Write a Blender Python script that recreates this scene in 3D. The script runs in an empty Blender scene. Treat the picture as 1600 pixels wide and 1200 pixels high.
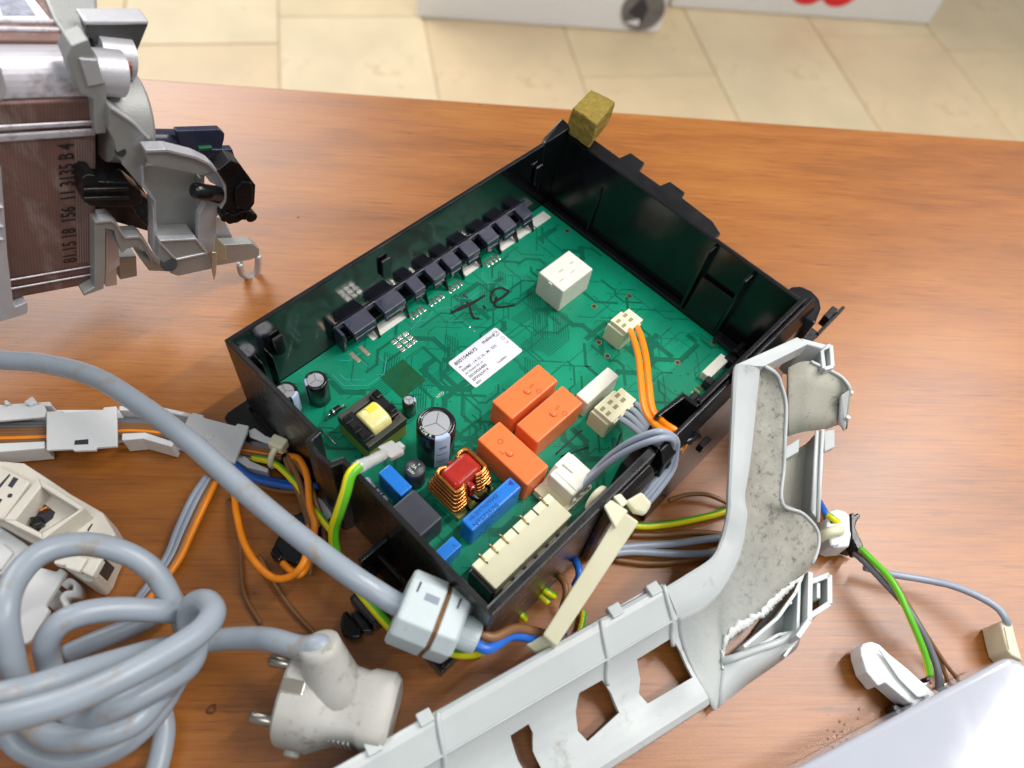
import bpy, bmesh, math, random
from mathutils import Vector, Matrix, Quaternion
# ------------------------------------------------------------------ camera, world, lamps, exposure
sc = bpy.context.scene
C = sc.collection
MM = 0.001
RW = Matrix(((0.6961534750, -0.7106115843, 0.1020130909), (-0.5639982592, -0.6292833077, -0.5347006487), (0.4441579706, 0.3146961946, -0.8388614579)))
CAM = Vector((-245.294, -174.248, 303.200))          # mm; table top is z = 0
F = 1170.0                                           # focal length for a frame 1600 wide
cd = bpy.data.cameras.new('camera'); cam = bpy.data.objects.new('camera', cd); C.objects.link(cam)
cam.matrix_world = Matrix.Translation(CAM * MM) @ Matrix((RW[0], -RW[1], -RW[2])).transposed().to_4x4()
cd.sensor_width = 36.0; cd.lens = 36.0 * F / 1600.0; cd.clip_start = 0.01; cd.clip_end = 30
cd.dof.use_dof = True; cd.dof.focus_distance = 0.325; cd.dof.aperture_fstop = 8.8
sc.camera = cam
w = bpy.data.worlds.new('World'); sc.world = w; w.use_nodes = True
bg = w.node_tree.nodes['Background']; bg.inputs[0].default_value = (0.9, 0.95, 1.0, 1); bg.inputs[1].default_value = 0.25
def area(name, loc, target, sx, sy, power, col):
    l = bpy.data.lights.new(name, 'AREA'); l.shape = 'RECTANGLE'; l.size = sx; l.size_y = sy; l.energy = power; l.color = col
    o = bpy.data.objects.new(name, l); C.objects.link(o); o.location = loc
    o.rotation_euler = (Vector(target) - Vector(loc)).to_track_quat('-Z', 'Y').to_euler(); return o
area('ceiling_tube', (0.90, -0.36, 1.30), (0.0, -0.16, 0), 1.25, 0.04, 20, (1.0, 0.95, 0.92)).rotation_euler = (0, 0, 0)
area('ceiling_tube_near', (0.70, -0.86, 1.30), (-0.06, -0.2, 0), 1.25, 0.04, 16, (1.0, 0.96, 0.94)).rotation_euler = (0, 0, 0)
area('floor_fill_rear', (0.6, 3.0, 1.8), (1.1, 1.0, -0.75), 2.0, 2.0, 100, (1.0, 0.975, 0.95))  # added fill that brightens the floor behind, no known fixture
area('fill_light_front', (-0.75, -0.55, 1.7), (-0.1, 0, 0), 1.2, 0.6, 10, (0.95, 0.98, 1.0))  # added fill that lifts the shade on the left-hand objects
vs = sc.view_settings; vs.view_transform = 'Standard'; vs.look = 'None'; vs.exposure = 0.0; vs.gamma = 1.0; vs.use_curve_mapping = False
sc.cycles.use_denoising = True; sc.cycles.max_bounces = 8
R = random.Random(7)
# ------------------------------------------------------------------ measuring helpers (mm)
def ray(px, py): return RW.transposed() @ Vector(((px - 800) / F, (py - 600) / F, 1))
def at(px, py, z):
    d = ray(px, py); return CAM + d * ((z - CAM.z) / d.z)
def zm(x0, y0, s): return lambda a, b: (x0 + a / s, y0 + b / s)
# ------------------------------------------------------------------ materials
def srgb(r, g, b):
    return tuple((c / 255 / 12.92 if c / 255 <= .04045 else ((c / 255 + .055) / 1.055) ** 2.4) for c in (r, g, b)) + (1,)
MATS = {}
def mat(name, col, rough=.4, metal=0., spec=.5, var=.0, vscale=60, bump=0., bscale=400, coat=0., dirt=None, dirt_amt=0., dscale=90, rvar=0., sub=0., trans=0., alpha=1., stretch=None, clean=None):
    m = bpy.data.materials.new(name); m.use_nodes = True; nt = m.node_tree; N = nt.nodes; L = nt.links
    b = N['Principled BSDF']; b.inputs['Roughness'].default_value = rough; b.inputs['Metallic'].default_value = metal
    b.inputs['Specular IOR Level'].default_value = spec; b.inputs['Coat Weight'].default_value = coat; b.inputs['Coat Roughness'].default_value = .12
    b.inputs['Transmission Weight'].default_value = trans; b.inputs['Alpha'].default_value = alpha
    if sub: b.inputs['Subsurface Weight'].default_value = sub; b.inputs['Subsurface Radius'].default_value = (.002, .002, .0015); b.inputs['Subsurface Scale'].default_value = 1
    b.inputs['Base Color'].default_value = col
    tc = N.new('ShaderNodeTexCoord'); co = tc.outputs['Object']
    if stretch:
        mp = N.new('ShaderNodeMapping'); mp.inputs['Scale'].default_value = stretch; L.new(co, mp.inputs[0]); co = mp.outputs[0]
    def noise(scale, det=6, rg=.6):
        n = N.new('ShaderNodeTexNoise'); n.inputs['Scale'].default_value = scale; n.inputs['Detail'].default_value = det; n.inputs['Roughness'].default_value = rg
        L.new(co, n.inputs['Vector']); return n.outputs['Fac']
    out = None
    if var:
        r = N.new('ShaderNodeValToRGB'); r.color_ramp.elements[0].position = .3; r.color_ramp.elements[1].position = .7
        r.color_ramp.elements[0].color = tuple(c * (1 - var) for c in col[:3]) + (1,); r.color_ramp.elements[1].color = tuple(min(1, c * (1 + var)) for c in col[:3]) + (1,)
        L.new(noise(vscale), r.inputs[0]); out = r.outputs[0]
    if dirt:
        r = N.new('ShaderNodeValToRGB'); r.color_ramp.elements[0].position = .62 - dirt_amt; r.color_ramp.elements[1].position = .78 - dirt_amt * .6
        L.new(noise(dscale, 9, .7), r.inputs[0])
        mx = N.new('ShaderNodeMix'); mx.data_type = 'RGBA'; L.new(r.outputs[0], mx.inputs[0]); mx.inputs[7].default_value = dirt
        if out: L.new(out, mx.inputs[6])
        else: mx.inputs[6].default_value = col
        out = mx.outputs[2]
    if clean:                   # dust thins out towards one end of the piece
        sp = N.new('ShaderNodeSeparateXYZ'); L.new(tc.outputs['Object'], sp.inputs[0])
        mr = N.new('ShaderNodeMapRange'); mr.inputs[1].default_value = clean[0]; mr.inputs[2].default_value = clean[1]; L.new(sp.outputs[0], mr.inputs[0])
        mx = N.new('ShaderNodeMix'); mx.data_type = 'RGBA'; L.new(mr.outputs[0], mx.inputs[0]); mx.inputs[6].default_value = clean[2]; L.new(out, mx.inputs[7]); out = mx.outputs[2]
    if out: L.new(out, b.inputs['Base Color'])
    if rvar:
        mr = N.new('ShaderNodeMapRange'); mr.inputs[1].default_value = .3; mr.inputs[2].default_value = .7; mr.inputs[3].default_value = max(.02, rough - rvar); mr.inputs[4].default_value = rough + rvar
        L.new(noise(vscale * 1.7), mr.inputs[0]); L.new(mr.outputs[0], b.inputs['Roughness'])
    if bump:
        bp = N.new('ShaderNodeBump'); bp.inputs['Strength'].default_value = bump; bp.inputs['Distance'].default_value = .0004
        L.new(noise(bscale, 4), bp.inputs['Height']); L.new(bp.outputs[0], b.inputs['Normal'])
    MATS[name] = m; return m
black_gloss = mat('black_gloss_plastic', srgb(15, 15, 18), .2, spec=.5, var=.25, vscale=40, rvar=.05, bump=.06, bscale=90)
black_dull = mat('black_dull_plastic', srgb(16, 16, 18), .3, spec=.5, var=.2, rvar=.08, bump=.1, bscale=900)
black_mirror = mat('polished_black_plastic', srgb(14, 14, 17), .11, spec=1.0, var=.25, vscale=40, rvar=.04, bump=.05, bscale=90)
navy = mat('navy_plastic', srgb(46, 49, 68), .3, var=.12, rvar=.06, bump=.05)
grey_abs = mat('grey_plastic', srgb(194, 200, 199), .38, var=.05, vscale=30, bump=.08, bscale=1500, dirt=srgb(150, 146, 134), dirt_amt=.03, dscale=55, rvar=.06, sub=.04)
grey_dusty = mat('dusty_grey_plastic', srgb(172, 170, 156), .62, var=.1, vscale=40, bump=.35, bscale=900, dirt=srgb(86, 80, 66), dirt_amt=.05, dscale=330, rvar=.1)
grey_dusty2 = mat('dusty_trim_face', srgb(158, 156, 145), .65, var=.16, vscale=120, bump=.5, bscale=900, dirt=srgb(74, 69, 58), dirt_amt=.1, dscale=330, rvar=.1, clean=(-.045, .01, srgb(186, 191, 188)))
white_torn = mat('torn_white_plastic', srgb(228, 230, 226), .7, var=.06, vscale=300, bump=.9, bscale=900)
cream = mat('cream_nylon', srgb(226, 222, 190), .36, var=.04, vscale=50, bump=.05, sub=.08, rvar=.06)
cream_white = mat('ivory_plastic', srgb(236, 234, 220), .42, var=.03, sub=.06, dirt=srgb(196, 184, 150), dirt_amt=-.02, dscale=60)
white_pl = mat('white_plastic', srgb(216, 218, 218), .36, var=.03, bump=.05, dirt=srgb(188, 180, 160), dirt_amt=.0, dscale=70, sub=.04)
white_old = mat('yellowed_white_plastic', srgb(212, 207, 194), .42, var=.05, bump=.08, dirt=srgb(186, 158, 112), dirt_amt=.0, dscale=75, sub=.05)
white_gloss = mat('white_enamel', srgb(174, 178, 188), .08, var=.02, rvar=.02)
plug_pl = mat('aged_white_rubber', srgb(176, 175, 168), .46, var=.08, vscale=70, bump=.12, bscale=900, dirt=srgb(112, 102, 80), dirt_amt=.07, dscale=110, sub=.06, rvar=.07)
cord_m = mat('grey_cable_sheath', srgb(150, 160, 170), .36, var=.05, vscale=45, bump=.06, bscale=1200, dirt=srgb(150, 124, 84), dirt_amt=.055, dscale=62, rvar=.08)
grommet_m = mat('grey_grommet_plastic', srgb(190, 202, 204), .42, var=.05, vscale=60, bump=.08, dirt=srgb(168, 140, 98), dirt_amt=.0, dscale=120, sub=.05)
rust_m = mat('rusty_groove', srgb(120, 84, 48), .8, var=.3, vscale=300)
orange_m = mat('orange_relay_plastic', srgb(238, 118, 58), .38, var=.05, vscale=40, bump=.05, sub=.03, rvar=.05)
relay_white = mat('white_relay_plastic', srgb(222, 222, 208), .5, var=.06, vscale=120, bump=.1, dirt=srgb(172, 168, 150), dirt_amt=.0, dscale=220)
blue_m = mat('blue_capacitor_resin', srgb(30, 118, 208), .3, var=.07, vscale=70, bump=.05, rvar=.06)
grey_box = mat('charcoal_capacitor_resin', srgb(54, 57, 66), .42, var=.1, vscale=90, bump=.12, rvar=.08)
cap_sleeve = mat('black_capacitor_sleeve', srgb(22, 22, 27), .2, var=.1, coat=.3)
cap_top = mat('capacitor_aluminium', srgb(196, 198, 202), .35, metal=.6, var=.06, bump=.1)
cap_stripe = mat('pale_blue_print', srgb(176, 196, 222), .3)
red_m = mat('red_choke_core', srgb(168, 40, 30), .16, var=.15, vscale=120, coat=.6, rvar=.06, bump=.1, bscale=250)
copper = mat('enamelled_copper', srgb(206, 130, 62), .22, metal=.85, var=.14, vscale=200, coat=.3)
tin = mat('tinned_metal', srgb(205, 203, 196), .26, metal=.9, var=.12, vscale=400)
gold = mat('gold_contact', srgb(205, 188, 130), .3, metal=.8, var=.1, vscale=400)
ferrite = mat('ferrite_core', srgb(58, 60, 50), .5, var=.18, vscale=150, bump=.2)
tape_y = mat('yellow_core_tape', srgb(150, 160, 50), .3, var=.12, vscale=90)
wind_y = mat('yellow_winding_tape', srgb(236, 226, 150), .24, var=.12, vscale=110, coat=.4, bump=.3, bscale=260)
wind_y2 = mat('yellow_tape_patch', srgb(232, 214, 70), .26, coat=.3)
tag_w = mat('white_sticker', srgb(228, 230, 236), .4, var=.02)
ink = mat('dark_ink', srgb(52, 52, 62), .5)
ink_orange = mat('embossed_orange', srgb(196, 80, 36), .4)
ink_blue = mat('faded_blue_print', srgb(22, 66, 140), .4)
marker = mat('black_marker', srgb(20, 13, 14), .4)
pale_print = mat('pale_print', srgb(196, 214, 190), .5)
alu = mat('cast_aluminium', srgb(164, 166, 163), .52, metal=.4, var=.12, vscale=50, bump=.35, bscale=1300, dirt=srgb(120, 120, 116), dirt_amt=.02, dscale=90, rvar=.08)
alu_light = mat('bright_aluminium', srgb(198, 198, 202), .42, metal=.45, var=.07, vscale=60, bump=.3, bscale=1500)
dark_cast = mat('dark_cast_face', srgb(78, 80, 80), .55, metal=.3, var=.1, bump=.4, bscale=1200)
stator = mat('rusty_stator_steel', srgb(122, 92, 84), .5, metal=.35, var=.32, vscale=40, bump=.25, bscale=700, dirt=srgb(176, 164, 160), dirt_amt=.07, dscale=34, rvar=.1, stretch=(1, 1, .3))
stator_silver = mat('bare_stator_steel', srgb(208, 206, 212), .42, metal=.4, var=.06, vscale=40, bump=.15, dirt=srgb(140, 112, 106), dirt_amt=.12, dscale=90)
def lam(m):       # fine sheet edges of the stator pack
    nt = m.node_tree; N = nt.nodes; L = nt.links; b = N['Principled BSDF']; src = b.inputs['Base Color'].links[0].from_socket
    tc = N.new('ShaderNodeTexCoord'); dt = N.new('ShaderNodeVectorMath'); dt.operation = 'DOT_PRODUCT'; dt.inputs[1].default_value = (.94152559, -.12516082, -.31283275); L.new(tc.outputs['Object'], dt.inputs[0])
    a = N.new('ShaderNodeMath'); a.operation = 'MULTIPLY'; a.inputs[1].default_value = 6283 / 1.1; L.new(dt.outputs['Value'], a.inputs[0])
    s_ = N.new('ShaderNodeMath'); s_.operation = 'SINE'; L.new(a.outputs[0], s_.inputs[0])
    mr = N.new('ShaderNodeMapRange'); mr.inputs[1].default_value = -1; mr.inputs[3].default_value = .84; mr.inputs[4].default_value = 1.06; L.new(s_.outputs[0], mr.inputs[0])
    mx = N.new('ShaderNodeMix'); mx.data_type = 'RGBA'; mx.blend_type = 'MULTIPLY'; mx.inputs[0].default_value = 1; L.new(src, mx.inputs[6]); L.new(mr.outputs[0], mx.inputs[7]); L.new(mx.outputs[2], b.inputs['Base Color'])
lam(stator)
foam_m = mat('olive_foam', srgb(142, 122, 60), .95, spec=.1, var=.22, vscale=500, bump=1., bscale=1500)
clear_pl = mat('clear_terminal_sleeve', srgb(246, 246, 244), .14, trans=.6, var=.08, vscale=300, bump=.4, bscale=300)
W_or = mat('orange_wire', srgb(246, 142, 22), .34, var=.06); W_gr = mat('grey_wire', srgb(150, 160, 174), .34, var=.06); W_br = mat('brown_wire', srgb(132, 92, 58), .4, var=.1)
W_bl = mat('blue_wire', srgb(36, 104, 200), .34, var=.06); W_dg = mat('dark_grey_wire', srgb(108, 110, 116), .4, var=.08)
pin_m = mat('nickel_pin', srgb(184, 178, 166), .3, metal=.9, var=.1)
red_print = mat('red_print', srgb(226, 34, 44), .5)
def yg_mat():
    m = mat('green_yellow_wire', srgb(120, 190, 30), .34); nt = m.node_tree; N = nt.nodes; L = nt.links; b = N['Principled BSDF']
    at_ = N.new('ShaderNodeAttribute'); at_.attribute_name = 'stripe'
    r = N.new('ShaderNodeValToRGB'); r.color_ramp.interpolation = 'EASE'
    e = r.color_ramp.elements; e[0].position = .44; e[0].color = srgb(96, 184, 36); e[1].position = .56; e[1].color = srgb(232, 222, 24)
    L.new(at_.outputs['Fac'], r.inputs[0]); L.new(r.outputs[0], b.inputs['Base Color']); return m
W_yg = yg_mat(); YGP = -.1
def wood_mat():
    m = bpy.data.materials.new('wood_laminate'); m.use_nodes = True; nt = m.node_tree; N = nt.nodes; L = nt.links; b = N['Principled BSDF']
    tc = N.new('ShaderNodeTexCoord')
    def nz(scale, sx, sy, det, rg, dist=0.):
        mp = N.new('ShaderNodeMapping'); mp.inputs['Scale'].default_value = (sx, sy, 1); L.new(tc.outputs['Object'], mp.inputs[0])
        n = N.new('ShaderNodeTexNoise'); n.inputs['Scale'].default_value = scale; n.inputs['Detail'].default_value = det; n.inputs['Roughness'].default_value = rg; n.inputs['Distortion'].default_value = dist
        L.new(mp.outputs[0], n.inputs['Vector']); return n.outputs['Fac']
    big = nz(9, .55, 2.2, 3, .5, .6); mid = nz(34, .3, 1.8, 5, .6, .7); fine = nz(520, .05, 1.5, 7, .72); fleck = nz(380, .1, 2.0, 4, .6)
    r1 = N.new('ShaderNodeValToRGB'); e = r1.color_ramp.elements
    e[0].position = .32; e[0].color = srgb(98, 56, 18); e[1].position = .68; e[1].color = srgb(174, 114, 44)
    x = e.new(.5); x.color = srgb(151, 89, 26)
    def math_(op, a, bv):
        n = N.new('ShaderNodeMath'); n.operation = op
        for i, v in enumerate((a, bv)):
            if isinstance(v, (int, float)): n.inputs[i].default_value = v
            else: L.new(v, n.inputs[i])
        return n.outputs[0]
    s = math_('ADD', math_('ADD', math_('MULTIPLY', big, .32), math_('MULTIPLY', mid, .26)), math_('MULTIPLY', fine, .42))
    L.new(s, r1.inputs[0])
    r2 = N.new('ShaderNodeValToRGB'); r2.color_ramp.elements[0].position = .58; r2.color_ramp.elements[1].position = .70; L.new(fleck, r2.inputs[0])
    mx = N.new('ShaderNodeMix'); mx.data_type = 'RGBA'; mx.blend_type = 'MULTIPLY'
    L.new(math_('MULTIPLY', r2.outputs[0], .42), mx.inputs[0]); L.new(r1.outputs[0], mx.inputs[6]); mx.inputs[7].default_value = srgb(116, 82, 60)
    # fine pale scratches
    sc1 = nz(60, 1.6, .07, 2, .5, .1); r3 = N.new('ShaderNodeValToRGB'); r3.color_ramp.elements[0].position = .93; r3.color_ramp.elements[1].position = .95; L.new(sc1, r3.inputs[0])
    mx2 = N.new('ShaderNodeMix'); mx2.data_type = 'RGBA'; L.new(math_('MULTIPLY', r3.outputs[0], .35), mx2.inputs[0]); L.new(mx.outputs[2], mx2.inputs[6]); mx2.inputs[7].default_value = srgb(206, 160, 110)
    L.new(mx2.outputs[2], b.inputs['Base Color'])
    b.inputs['Specular IOR Level'].default_value = .55
    b.inputs['Coat Weight'].default_value = .5; b.inputs['Coat Roughness'].default_value = .34
    rr = N.new('ShaderNodeMapRange'); rr.inputs[3].default_value = .32; rr.inputs[4].default_value = .44; L.new(mid, rr.inputs[0]); L.new(rr.outputs[0], b.inputs['Roughness'])
    bp = N.new('ShaderNodeBump'); bp.inputs['Strength'].default_value = .22; bp.inputs['Distance'].default_value = .0003
    pores = nz(1400, .6, 1., 2, .5)
    L.new(math_('ADD', fine, math_('MULTIPLY', pores, .7)), bp.inputs['Height']); L.new(bp.outputs[0], b.inputs['Normal'])
    return m
wood = wood_mat()
# ------------------------------------------------------------------ mesh helpers
WL = {}
class MB:
    def __init__(s): s.v = []; s.f = []; s.mi = []; s.m = 0; s.attr = None
    def add(s, vs, fs):
        o = len(s.v); s.v += [Vector(v) for v in vs]; s.f += [tuple(i + o for i in f) for f in fs]; s.mi += [s.m] * len(fs); return s
    def box(s, x0, x1, y0, y1, z0, z1):
        x0, x1 = min(x0, x1), max(x0, x1); y0, y1 = min(y0, y1), max(y0, y1); z0, z1 = min(z0, z1), max(z0, z1)
        return s.add([(x, y, z) for z in (z0, z1) for y in (y0, y1) for x in (x0, x1)], [(0, 2, 3, 1), (4, 5, 7, 6), (0, 1, 5, 4), (2, 6, 7, 3), (0, 4, 6, 2), (1, 3, 7, 5)])
    def hexa(s, bot, top):      # two matching quads
        return s.add(list(bot) + list(top), [(3, 2, 1, 0), (4, 5, 6, 7), (0, 1, 5, 4), (1, 2, 6, 5), (2, 3, 7, 6), (3, 0, 4, 7)])
    def prism(s, poly, off):    # planar polygon of 3-D points extruded by a vector
        n = len(poly); off = Vector(off); p = [Vector(q) for q in poly]
        nn = Vector((0, 0, 0))
        for i in range(n): nn += p[i].cross(p[(i + 1) % n])
        if nn.dot(off) > 0: p = p[::-1]
        return s.add(p + [q + off for q in p], [tuple(range(n)), tuple(range(2 * n - 1, n - 1, -1))] + [(i, i + n, (i + 1) % n + n, (i + 1) % n) for i in range(n)])
    def cyl(s, p0, p1, r0, r1=None, n=24, caps=True):
        return s.tube([p0, p1], [r0, r0 if r1 is None else r1], n, caps)
    def tube(s, path, r, n=10, caps=True):
        p = [Vector(q) for q in path]; k = len(p); rr = r if isinstance(r, (list, tuple)) else [r] * k
        up = None; o = len(s.v); fs = []; 
        for i in range(k):
            t = (p[min(i + 1, k - 1)] - p[max(i - 1, 0)])
            if t.length < 1e-9: t = Vector((0, 0, 1))
            t.normalize()
            if up is None:
                up = Vector((0, 0, 1)) if abs(t.z) < .9 else Vector((1, 0, 0))
            up = (up - t * up.dot(t)).normalized(); sd = t.cross(up)
            for j in range(n):
                a = 2 * math.pi * j / n; s.v.append(p[i] + (up * math.cos(a) + sd * math.sin(a)) * rr[i])
        for i in range(k - 1):
            for j in range(n):
                a = o + i * n + j; b = o + i * n + (j + 1) % n; fs.append((a, b, b + n, a + n))
        if caps:
            fs.append(tuple(o + j for j in range(n))[::-1]); fs.append(tuple(o + (k - 1) * n + j for j in range(n)))
        s.f += fs; s.mi += [s.m] * len(fs); return s
    def loft(s, rings, closed=False, cap=False):      # rows of points
        o = len(s.v); n = len(rings[0])
        for r_ in rings: s.v += [Vector(q) for q in r_]
        fs = []
        for i in range(len(rings) - 1):
            for j in range(n if closed else n - 1):
                a = o + i * n + j; b = o + i * n + (j + 1) % n; fs.append((a, b, b + n, a + n))
        if cap: fs.append(tuple(o + j for j in range(n))[::-1]); fs.append(tuple(o + (len(rings) - 1) * n + j for j in range(n)))
        s.f += fs; s.mi += [s.m] * len(fs); return s
    def build(s, name, mats, parent=None, bevel=0., seg=2, smooth=False, solid=0., sub=0, fix=True, angle=32, es=0):
        mats = mats if isinstance(mats, (list, tuple)) else [mats]
        lo = Vector((min(v.x for v in s.v), min(v.y for v in s.v), min(v.z for v in s.v))); hi = Vector((max(v.x for v in s.v), max(v.y for v in s.v), max(v.z for v in s.v)))
        c = Vector(((lo.x + hi.x) / 2, (lo.y + hi.y) / 2, lo.z))
        me = bpy.data.meshes.new(name); me.from_pydata([tuple((v - c) * MM) for v in s.v], [], s.f)
        for m in mats: me.materials.append(m)
        for p, i in zip(me.polygons, s.mi): p.material_index = i; p.use_smooth = smooth
        if fix:
            bm = bmesh.new(); bm.from_mesh(me); bmesh.ops.recalc_face_normals(bm, faces=bm.faces); bm.to_mesh(me); bm.free()
        o = bpy.data.objects.new(name, me); C.objects.link(o); WL[o.name] = c
        if s.attr:
            a = me.attributes.new('stripe', 'FLOAT', 'POINT')
            for i, val in enumerate(s.attr): a.data[i].value = val
        if parent is not None:
            o.parent = parent; o.location = (c - WL[parent.name]) * MM
        else: o.location = c * MM
        if solid:
            md = o.modifiers.new('solid', 'SOLIDIFY'); md.thickness = solid * MM; md.offset = -1
        if bevel:
            md = o.modifiers.new('bevel', 'BEVEL'); md.width = bevel * MM; md.segments = seg; md.limit_method = 'ANGLE'; md.angle_limit = math.radians(angle); md.harden_normals = False
        if es: o.modifiers.new('es', 'EDGE_SPLIT').split_angle = math.radians(es)
        if sub:
            md = o.modifiers.new('sub', 'SUBSURF'); md.levels = md.render_levels = sub
        return o
def tag(o, label, cat, group=None, kind=None):
    o['label'] = label; o['category'] = cat
    if group: o['group'] = group
    if kind: o['kind'] = kind
    return o
def thing(name, label, cat, loc, group=None):
    o = bpy.data.objects.new(name, None); C.objects.link(o); o.empty_display_size = .01; WL[o.name] = Vector(loc); o.location = Vector(loc) * MM
    return tag(o, label, cat, group)
def spline(pts, per=10):
    p = [Vector(q) for q in pts]; p = [p[0] * 2 - p[1]] + p + [p[-1] * 2 - p[-2]]; out = []
    for i in range(1, len(p) - 2):
        a, b, c, d = p[i - 1], p[i], p[i + 1], p[i + 2]
        for k in range(per):
            t = k / per; out.append(.5 * ((2 * b) + (c - a) * t + (2 * a - 5 * b + 4 * c - d) * t * t + (3 * b - a - 3 * c + d) * t ** 3))
    out.append(p[-2]); return out
def P(lst): return [at(*q) for q in lst]
def wire(pts, r, m, parent, name='wire', per=8, n=10, world=False, ph=-.1):
    path = spline(pts if world else P(pts), per); b = MB(); b.tube(path, r, n)
    if m is W_yg:
        b.attr = []
        for i in range(len(path)):
            for j in range(n): b.attr.append(.5 + .5 * math.sin(2 * math.pi * j / n + ph + i * .012))
    return b.build(name, m, parent, smooth=True)
def text(body, size, o, xd, yd, m, parent, name='lettering', align='LEFT', extrude=.02, sx=1.):
    cu = bpy.data.curves.new('t', 'FONT'); cu.body = body; cu.size = size; cu.align_x = align; cu.resolution_u = 2; cu.offset = .018 * size
    ob = bpy.data.objects.new('t', cu); C.objects.link(ob); bpy.context.view_layer.update()
    me0 = bpy.data.meshes.new_from_object(ob); b = MB(); xd = Vector(xd).normalized(); yd = Vector(yd).normalized(); nrm = xd.cross(yd)
    b.add([Vector(o) + xd * v.co.x * sx + yd * v.co.y + nrm * extrude for v in me0.vertices], [tuple(p.vertices) for p in me0.polygons])
    bpy.data.objects.remove(ob); bpy.data.curves.remove(cu); bpy.data.meshes.remove(me0)
    return b.build(name, m, parent, fix=False) if b.f else None
# ------------------------------------------------------------------ table and floor
def rotframe(o, ang): o.rotation_euler = (0, 0, ang)
E1, E2 = at(215, 122, 0), at(1600, 220, 0)
tdir = (E2 - E1).normalized(); tang = math.atan2(tdir.y, tdir.x); tn = Vector((-tdir.y, tdir.x, 0))
tmid = E1 + tdir * 250
tb = thing('table', 'wood grain laminate table top carrying all the dismantled appliance parts', 'table', (tmid - tn * 340).to_tuple()[:2] + (-750,))
rotframe(tb, tang)
def local_part(name, b, m, parent, **k):     # geometry given in the parent's own rotated frame
    o = b.build(name, m, None, **k); c = WL[o.name]; o.parent = parent; o.location = c * MM; return o
local_part('table_top', MB().box(-900, 900, -340, 340, 725, 750), wood, tb, bevel=1.2)
for sx in (-840, 840):
    for sy in (-290, 290): local_part('leg', MB().box(sx - 25, sx + 25, sy - 25, sy + 25, 0, 724.5), black_dull, tb, bevel=2)
stone_v = [mat('floor_stone_%s' % k, srgb(*c), .42, var=.09, vscale=5, dirt=srgb(168, 140, 104), dirt_amt=.04, dscale=7, rvar=.08) for k, c in (('sand', (216, 198, 162)), ('honey', (217, 196, 158)), ('pale', (219, 202, 168)), ('rose', (214, 192, 156)))]
grout = mat('floor_grout', srgb(196, 178, 144), .8, var=.1, vscale=20)
FZ = -750
floor = MB().box(-1500, 4000, -2500, 4000, FZ - 30, FZ - 3).build('floor', grout); floor['kind'] = 'structure'
fa = at(885, 60, FZ); fb = at(932, 195, FZ); fang = math.atan2((fb - fa).y, (fb - fa).x)
fu = Vector((math.cos(fang), math.sin(fang), 0)); fv = Vector((-fu.y, fu.x, 0))
row = -5
for row in range(-5, 7):
    vpos = row * 335; off = R.uniform(0, 400); up = -1900 + off
    while up < 1500:
        ln = R.choice((330, 400, 470, 520)); c0 = fa + fu * up + fv * (vpos + 4); 
        ctr = c0 + fu * ln / 2 + fv * 165
        hh = ctr - CAM; q = RW @ hh
        if q.z > 0 and -600 < 800 + F * q.x / q.z < 2200 and -700 < 600 + F * q.y / q.z < 500:
            zt = FZ + R.uniform(-.6, .6)
            b = MB().hexa([(c0 + fu * a + fv * c + Vector((0, 0, FZ - 6 - c0.z)))[:] for a, c in ((1.5, 0), (ln - 1.5, 0), (ln - 1.5, 331), (1.5, 331))], [(c0 + fu * a + fv * c + Vector((0, 0, zt - c0.z)))[:] for a, c in ((1.5, 0), (ln - 1.5, 0), (ln - 1.5, 331), (1.5, 331))])
            b.build('stone_tile', R.choice(stone_v), floor, bevel=1.5)
        up += ln
# ------------------------------------------------------------------ white goods standing on the floor behind
def base_box(name, p0, p1, depth, h, m, label, cat):
    a, b_ = at(*p0, FZ), at(*p1, FZ); d = (b_ - a).normalized(); nb = Vector((-d.y, d.x, 0))
    if nb.dot(a - CAM) < 0: nb = -nb
    t = thing(name, label, cat, ((a + b_) / 2 + nb * depth / 2)[:])
    MB().hexa([a, b_, b_ + nb * depth, a + nb * depth], [q + Vector((0, 0, h)) for q in (a, b_, b_ + nb * depth, a + nb * depth)]).build('cabinet', m, t, bevel=8, seg=3)
    return t, a, b_, d, nb
t, a, b_, d, nb = base_box('white_appliance', (652, 29), (1030, 54), 420, 620, mat('appliance_enamel', srgb(232, 234, 236), .2, var=.02, coat=.3), 'white enamel appliance with round dark badge standing on the floor', 'appliance')
f0 = a + d * ((b_ - a).length * .905) + Vector((0, 0, 62)) - nb * 1.5
ring = lambda c, r, n=28, st=0: [c + (d * math.cos(st + 2 * math.pi * k / n) + Vector((0, 0, 1)) * math.sin(st + 2 * math.pi * k / n)) * r for k in range(n)]
MB().prism(ring(f0, 52), -nb * 3).build('badge', mat('badge_grey', srgb(120, 122, 126), .35, metal=.5, var=.3, vscale=30), t)
MB().prism([f0 - nb * 3.2 + d * x + Vector((0, 0, z)) for x, z in ((-36, -8), (4, -30), (10, 6), (-8, 34))], -nb * 1.2).build('badge_wedge', ink, t)
MB().prism([f0 - nb * 3.3 + d * x + Vector((0, 0, z)) for x, z in ((-38, -34), (-4, -40), (-4, -22))], -nb * 1.4).build('badge_light_wedge', tag_w, t)
t, a, b_, d, nb = base_box('printed_box', (1046, 13), (1452, 40), 520, 480, mat('white_carton', srgb(224, 224, 222), .6, var=.03), 'white box with red printed shapes on its side, on the floor', 'box')
for k in (.485, .60):
    c0 = a + d * ((b_ - a).length * k) + Vector((0, 0, 78)) - nb * .8
    pl = [c0 + (d * math.cos(2 * math.pi * q / 24) * 50 + Vector((0, 0, 1)) * math.sin(2 * math.pi * q / 24) * 44) for q in range(24)]
    MB().prism(pl, -nb * .6).build('red_print', red_print, t)
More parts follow.
